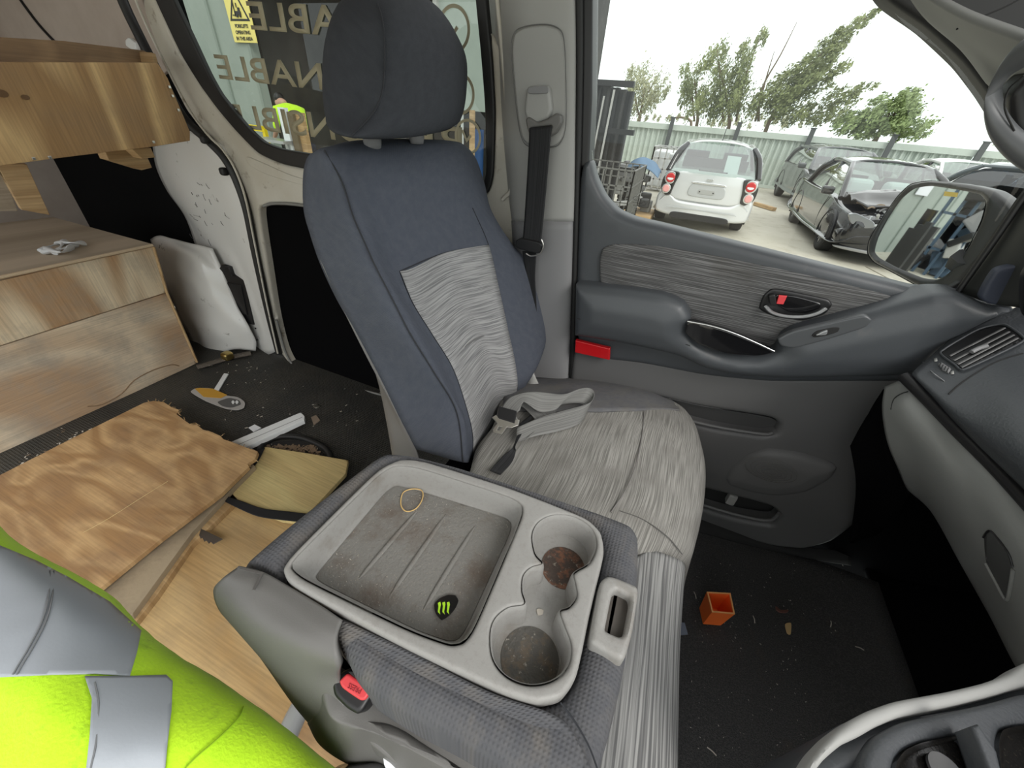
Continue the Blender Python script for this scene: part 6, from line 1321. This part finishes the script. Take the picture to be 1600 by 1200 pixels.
def cage(label, x0, x1, y0, y1, H, nx, nz, r, m):
    T = thing('wire_cage', label, 'cage', ((x0+x1)/2, (y0+y1)/2, GZ)); B_ = []
    for (ax, ay), (bx_, by) in (((x0, y0), (x1, y0)), ((x1, y0), (x1, y1)), ((x0, y1), (x1, y1)), ((x0, y0), (x0, y1))):
        P_ = []
        for i in range(nx+1):
            t = i/nx; P_.append(bar((ax+(bx_-ax)*t, ay+(by-ay)*t, GZ+.08), (ax+(bx_-ax)*t, ay+(by-ay)*t, GZ+H), r))
        for j in range(nz+1):
            z = GZ+.08+(H-.08)*j/nz; P_.append(bar((ax, ay, z), (bx_, by, z), r))
        joinm('mesh_panel', P_, m, T)
    joinm('cage_foot', [bx((x-.04, y-.04, GZ), (x+.04, y+.04, GZ+.09)) for x in (x0, x1) for y in (y0, y1)], m, T)
    return T
wire = mt('wire', (.16, .16, .15), .5, .6)
xa, xb = on(905, 330, y=6.4)[0], on(986, 300, y=6.4)[0]
cage('rusty wire cage of scrap in front of the black masts', xa-.25, xb, 6.3, 7.5, 1.12, 9, 5, .018, wire)
kinds = [('black', M['black']), ('brown', bark), ('pale plastic', M['light_pl']), ('bare wooden', M['timber']), ('rusty', mt('rusty', (.12, .09, .07), .8)), ('dark grey', M['mid_pl'])]
for k in range(6):
    x = random.uniform(xa, xb-.1); y = random.uniform(6.5, 7.3); z = GZ+random.uniform(.1, .75); a = np.array([x, y, z]); d_ = np.array([random.uniform(-.35, .35), random.uniform(-.2, .2), random.uniform(-.1, .15)])
    tag(joinm('scrap_piece', [bar(a-d_, a+d_, random.uniform(.03, .12), random.uniform(.03, .1))], kinds[k][1]), kinds[k][0]+' scrap bar lying in the rusty wire cage', 'scrap', 'scrap pieces in the wire cage')
xa2, xb2 = on(1014, 290, y=13.6)[0], on(1064, 290, y=13.6)[0]
cage('white caged tank crate behind the white car', xa2-.1, xb2-.1, 13.6, 14.8, 1.15, 5, 4, .035, M['light_pl'])
tag(boxm('liquid_tank', ((xa2+xb2)/2-.1, 14.2, GZ+.60), (.9, .95, .95), M['white_pl'], bev=.08, seg=4), 'white plastic tank standing inside the caged crate', 'tank')
EN = thing('engine_pile', 'heap of dark engine parts with a blue cloth on top', 'engine', (on(992, 290, y=9.2)[0], 9.2, GZ)); ex = EN.location.x
boxm('pallet', (ex, 9.2, GZ+.08), (1.0, .9, .14), M['timber'], EN, bev=.01)
for k in range(26):
    a = np.array([ex+random.uniform(-.4, .4), 9.2+random.uniform(-.35, .3), GZ+random.uniform(.2, .98)]); s_ = [random.uniform(.08, .3) for _ in range(3)]
    boxm('engine_part', a, s_, random.choice([M['black'], mt('engine grey', (.14, .14, .14), .5, .5), M['light_pl'], M['black']]), EN, rot=Matrix.Rotation(random.uniform(-.5, .5), 3, 'Z').to_euler(), bev=.03)
rows = [[np.array([ex+.1+u, 9.0+v*.5, GZ+1.1-.25*(u*u*6+v*v)+random.uniform(-.05, .05)]) for u in np.linspace(-.36, .36, 6)] for v in np.linspace(-.5, .5, 5)]
tag(loft('blue_cloth', rows, mt('blue cloth', (.12, .19, .28), .9), n=4, thick=.01), 'crumpled blue cloth thrown over the engine parts', 'cloth')
tag(joinm('timber_skid', [bar(on(1180, 318, z=GZ+.05), on(1210, 327, z=GZ+.05), .12, .08)], M['timber']), 'length of timber on the ground behind the white car', 'timber')

# ---- building seen through the sliding window and in the door mirror
BY = 6.0
M['wallg'] = mt('wall sheet green grey', (.30, .345, .31), .55, dirt=(1.5, (.24, .28, .25), .45, .8))
BD = thing('workshop_building', 'grey-green metal workshop with a wide dark doorway', 'building', (-7, BY, GZ))
xl = on(430, 230, y=BY)[0]; xr = on(688, 80, y=BY)[0]; zh = on(720, 172, y=BY)[2]
sp_ = PY(BY-.04); sg = [(350,-8), (388,-6), (399,70), (364,66)]
uv = [sp_.px(*p) for p in sg]; u0 = (uv[0][0]+uv[3][0])/2; u1 = (uv[1][0]+uv[2][0])/2; v0 = uv[3][1]; v1 = v0+(u1-u0)*1.62
P_ = [bx((-24, BY, GZ), (xl, BY+.15, 5.5)), bx((xr, BY, zh), (-2.75, BY+.15, 5.5)), bx((xl, BY, 3.1), (xr, BY+.15, 5.5))]
joinm('wall_sheet', P_, M['wallg'], BD)
joinm('wall_rib', [bx((x, BY-.03, GZ), (x+.05, BY, 5.5)) for x in np.arange(-22, xl-.3, 1.05) if not (u0-.1 < x < u1+.1)] + [bx((xl-.06, BY-.012, GZ), (xl, BY, 3.1))], mt('rib', (.24, .28, .25), .5), BD)
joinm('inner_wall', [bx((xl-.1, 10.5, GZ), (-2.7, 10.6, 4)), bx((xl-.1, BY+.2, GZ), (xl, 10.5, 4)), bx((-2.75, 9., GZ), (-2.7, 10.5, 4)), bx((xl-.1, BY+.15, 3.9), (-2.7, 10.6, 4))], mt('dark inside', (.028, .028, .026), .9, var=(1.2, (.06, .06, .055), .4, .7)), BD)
joinm('door_track', [bx((xr-.06, BY-.06, zh), (xr, BY, 5.5))], M['light_pl'], BD)
# forklift sign on the wall
SG = relief('forklift_sign', [(u0, v0), (u1, v0), (u1, v1), (u0, v1)], sp_, mt('sign yellow', (.85, .72, .22), .5), None, thick=.01, bev=.003, mode='s', raw=True); tag(SG, 'yellow forklift warning sign on the grey-green workshop wall', 'sign')
sw_ = u1-u0; uc = (u0+u1)/2; sq = Plane(sp_.o+sp_.N*.004, sp_.N)
relief('sign_header', [(u0+.01, v1-.20*sw_), (u1-.01, v1-.20*sw_), (u1-.01, v1-.02), (u0+.01, v1-.02)], sq, M['paper'], SG, thick=.003, bev=.001, mode='s', raw=True)
tb = v0+sw_*.50; tt = tb+sw_*.78
relief('warning_triangle', [(uc-.43*sw_, tb), (uc+.43*sw_, tb), (uc, tt)], sq, M['black'], SG, thick=.003, bev=.001, mode='s', raw=True, holes=[('s', [(uc-.34*sw_, tb+.05*sw_), (uc+.34*sw_, tb+.05*sw_), (uc, tt-.11*sw_)])])
fk = [bx((uc-.10*sw_, BY-.055, tb+.14*sw_), (uc+.12*sw_, BY-.045, tb+.22*sw_)), bx((uc+.02*sw_, BY-.055, tb+.22*sw_), (uc+.10*sw_, BY-.045, tb+.30*sw_)), bx((uc-.14*sw_, BY-.055, tb+.10*sw_), (uc-.12*sw_, BY-.045, tb+.44*sw_)), bx((uc-.24*sw_, BY-.055, tb+.12*sw_), (uc-.12*sw_, BY-.045, tb+.14*sw_)), bx((uc-.02*sw_, BY-.055, tb+.30*sw_), (uc+.0*sw_, BY-.045, tb+.40*sw_)), bx((uc-.09*sw_, BY-.055, tb+.08*sw_), (uc-.02*sw_, BY-.045, tb+.14*sw_)), bx((uc+.04*sw_, BY-.055, tb+.08*sw_), (uc+.11*sw_, BY-.045, tb+.14*sw_))]
joinm('forklift_pictogram', fk, M['black'], SG)
for i, s_ in enumerate(('FORKLIFTS', 'OPERATING', 'IN THIS AREA')):
    text('lettering', s_, sw_*.118, frame(sq.w(uc, v0+sw_*(.38-.145*i), .001), (1, 0, 0), (0, 0, 1)), M['black'], SG, bold=.002)
# things in the doorway
WK = thing('person', 'person in a fluorescent yellow top standing behind boards at the workshop doorway', 'person', (on(462, 165, y=5.6)[0], 5.6, GZ))
def skin(name, joints, edges, m, par, root=0):
    me = bpy.data.meshes.new(name); me.from_pydata([j[0] for j in joints], edges, []); me.materials.append(m); o = bpy.data.objects.new(name, me); COL.objects.link(o)
    md = o.modifiers.new('skin', 'SKIN'); sv = me.skin_vertices[0].data
    for i, j in enumerate(joints): sv[i].radius = (j[1], j[1]*j[2] if len(j) > 2 else j[1]); sv[i].use_root = i == root
    s2 = o.modifiers.new('sub', 'SUBSURF'); s2.levels = s2.render_levels = 2
    if par: o.parent = par
    return o
trouser = mt('navy trousers', (.02, .025, .04), .9); skinm = mt('skin', (.50, .30, .22), .6)
skin('torso_clothes', [((0, 0, .98), .14), ((.05, 0, 1.18), .14), ((.18, 0, 1.37), .15), ((.28, 0, 1.41), .09), ((.20, .19, 1.34), .07), ((.30, .22, 1.08), .05), ((.20, -.19, 1.34), .07), ((.32, -.20, 1.09), .05)], [(0, 1), (1, 2), (2, 3), (2, 4), (4, 5), (2, 6), (6, 7)], M['hivis'], WK)
skin('trousers', [((0, 0, .96), .13), ((0, .10, .86), .10), ((.03, .12, .50), .075), ((0, .13, .10), .055), ((0, -.10, .86), .10), ((.02, -.12, .50), .075), ((0, -.13, .10), .055)], [(0, 1), (1, 2), (2, 3), (0, 4), (4, 5), (5, 6)], trouser, WK)
bdy = skin('body', [((.28, 0, 1.41), .055), ((.34, 0, 1.43), .055), ((.42, 0, 1.43), .09), ((.47, 0, 1.38), .06)], [(0, 1), (1, 2), (2, 3)], skinm, WK)
skin('hair', [((.37, 0, 1.49), .07), ((.43, 0, 1.49), .085), ((.49, 0, 1.45), .05)], [(0, 1), (1, 2)], M['black'], WK)
for s in (-1, 1):
    q = (.30, .22, 1.08) if s > 0 else (.32, -.20, 1.09)
    skin('hand', [(q, .035), ((q[0]+.08, q[1], q[2]-.08), .035, .6), ((q[0]+.12, q[1], q[2]-.12), .02)] + [((q[0]+.16, q[1]-.03+.02*k, q[2]-.15-.006*(k % 2)), .009) for k in range(4)] + [((q[0]+.12, q[1]-s*.05, q[2]-.08), .010)], [(0, 1), (1, 2)]+[(2, 3+k) for k in range(4)]+[(1, 7)], skinm, WK)
    boxm('boot', (.05, s*.13, .05), (.28, .11, .11), M['black'], WK, bev=.04, seg=3, local=True)
WK.rotation_euler = (0, 0, math.pi-.2); WK.scale = (1.08,)*3
Z_ = lambda x, y, yy: on(x, y, y=yy)
def upright(name, x, ytop, yy, w_, m, lab, cat, grp=None, xb=None):
    t = Z_(x, ytop, yy); b = np.array([t[0], yy, GZ]); return tag(joinm(name, [bar(b, t, w_, w_*.6)], m), lab, cat, grp)
upright('panel_board', 441, 168, 5.15, .13, M['white_pl'], 'narrow white panel standing beside the bending person', 'panel')
upright('brown_board', 455, 175, 5.15, .12, mt('brown board', (.13, .10, .06), .8), 'dark brown board between the white panel and the timber plank', 'board')
upright('timber_plank', 468, 176, 5.2, .13, M['timber'], 'upright timber plank in the workshop doorway', 'plank')
upright('timber_plank', 738, 172, 5.9, .07, M['timber'], 'thin pale plank standing left of the blue drum', 'plank')
upright('white_post', 722, 160, 6.6, .04, M['white_pl'], 'white upright of the rack beside the drum', 'post')
t_ = Z_(746, 202, 8.0); tag(tube('blue_drum', [(t_[0], 8.0, GZ+.2), (t_[0], 8.0, t_[2])], .13, mt('blue drum', (.02, .07, .20), .4), sub=1, n=20), 'blue plastic drum behind the right edge of the sliding window', 'drum')
a, b_ = Z_(384, 198, 5.5), Z_(414, 206, 5.5); b_[2] = a[2]; tag(joinm('yellow_bar', [bar(a, b_, .09, .08)] + [bar((p[0], p[1], GZ), p, .06) for p in (a, b_)], mt('yellow paint', (.80, .62, .02), .5)), 'low yellow barrier beside the workshop wall', 'barrier')
a, b_ = Z_(405, 216, 5.1), Z_(455, 220, 5.1); b_[2] = a[2]; tag(joinm('metal_bench', [bar(a, b_, .30, .04)] + [bar((p[0]+s_, p[1], GZ), p+np.array([s_, 0, 0]), .05) for p, s_ in ((a, .1), (b_, -.1))], M['silver_pl']), 'low metal bench below the yellow barrier', 'bench')
for i, (x, y, hh) in enumerate(((500,190,.9), (545,200,.8), (600,200,1.1), (652,190,.9), (700,205,.7))):
    p = on(x, y, y=8.6); tag(boxm('stored_crate', (p[0], 8.6, GZ+hh/2), (.8, .6, hh), [M['black'], M['mid_pl'], M['light_pl'], M['black'], M['white_pl']][i], bev=.03), ('black crate in the workshop doorway, behind the timber plank', 'grey crate hidden behind the headrest', 'tall pale crate behind the headrest', 'black crate right of the headrest', 'white crate left of the white rack upright')[i], 'crate')

# ---- what the door mirror shows
mcw = np.array(mpl.o); 
def mref(px, py, **k):
    """point seen in the mirror at (px, py): reflected ray met with a plane"""
    d = ray(px, py); p = CAM + d*(((mcw-CAM) @ MN)/(d @ MN)); r = d - 2*(d @ MN)*MN; a, v = list(k.items())[0]; i = 'xyz'.index(a); return p + r*((v-p[i])/r[i])

def mprism(name, pts, x, dx, m, par=None):
    """upright solid whose front outline is where the mirror shows it, on the plane x= ; dx deep"""
    A = [mref(a, b, x=x) for a, b in pts]; B = [p + np.array([dx, 0, 0]) for p in A]; n_ = len(A)
    return mesh(name, A+B, [tuple(range(n_)), tuple(range(2*n_-1, n_-1, -1))]+[(i, i+n_, (i+1) % n_+n_, (i+1) % n_) for i in range(n_)], m, par, smooth=False)
XM = -9.6
def foot(px, py): p = mref(px, py, x=XM); return p
BS = thing('panel_stack', 'stack of upright black panels seen only in the door mirror', 'panels', (XM, foot(1430, 400)[1], GZ))
def mslab(par, px0, px1, pyt, pyb, dx, m, name, zt_=None):
    a, b_ = mref(px0, (pyt+pyb)/2, x=XM+dx), mref(px1, (pyt+pyb)/2, x=XM+dx); y0, y1 = sorted((a[1], b_[1])); t = mref((px0+px1)/2, pyt, x=XM+dx)[2]
    return joinm(name, [bx((XM+dx-.12, y0, GZ), (XM+dx, y1, t))], m, par)
for i, (a_, b_, t_) in enumerate(((1402, 1413, 352), (1414, 1424, 346), (1425, 1436, 342), (1437, 1448, 350))): mslab(BS, a_, b_, t_, 410, .1*i, M['black'], 'black_panel')
mslab(BS, 1424, 1440, 322, 400, -.3, M['gloss_black'], 'tall_panel')
o = thing('scrap_rack', 'blue steel rack full of dark parts seen only in the door mirror', 'rack', (XM-1.2, foot(1490, 380)[1], GZ))
p0, p1 = mref(1458, 350, x=XM-1.), mref(1530, 350, x=XM-1.); y0, y1 = sorted((p0[1], p1[1]))
bl = mt('rack blue', (.05, .085, .13), .5)
joinm('rack_back', [bx((XM-2., y0, GZ), (XM-1.9, y1, 2.6))], M['black_cloth'], o)
joinm('rack_frame', [bar((XM-1., y, GZ), (XM-1., y, 2.3), .05) for y in np.linspace(y0, y1, 4)] + [bar((XM-1., y0, z), (XM-1., y1, z), .05) for z in (.1, .8, 1.6)], bl, o)
for k in range(22):
    a_ = np.array([XM-random.uniform(.9, 1.8), random.uniform(y0, y1), GZ+random.uniform(.15, 2.2)]); boxm('stored_part', a_, [random.uniform(.1, .45) for _ in range(3)], random.choice([M['black'], M['mid_pl'], bl, M['light_pl'], M['black']]), o, rot=Matrix.Rotation(random.uniform(-1, 1), 3, 'X').to_euler(), bev=.03)
tag(joinm('white_notice', [bx((-12.6, BY-.05, 1.0), (-11.9, BY-.035, 1.75))], M['paper']), 'white notice on the workshop wall seen in the door mirror', 'notice')
# etched marks low in the rear corner of the window
ep = PY(1.199)
tube('etched_mark', [ep.pt(994.5+5*math.cos(t), 310+2.8*math.sin(t)) for t in np.linspace(0, 6.28, 15)[:-1]], .0004, M['black'], g2, sub=1, closed=True, n=4)
for y_, a_, b_ in ((316, 988, 1002), (320.5, 989, 1003), (325, 991, 1001)):
    tube('etched_mark', [ep.pt(a_, y_), ep.pt((a_+b_)/2, y_+.9), ep.pt(b_, y_+1.8)], .0004, M['black'], g2, sub=1, n=4)
tube('etched_mark', [ep.pt(1006+3*math.cos(t), 318+3*math.sin(t)) for t in np.linspace(0, 6.28, 13)[:-1]], .0003, M['black'], g2, sub=1, closed=True, n=4)
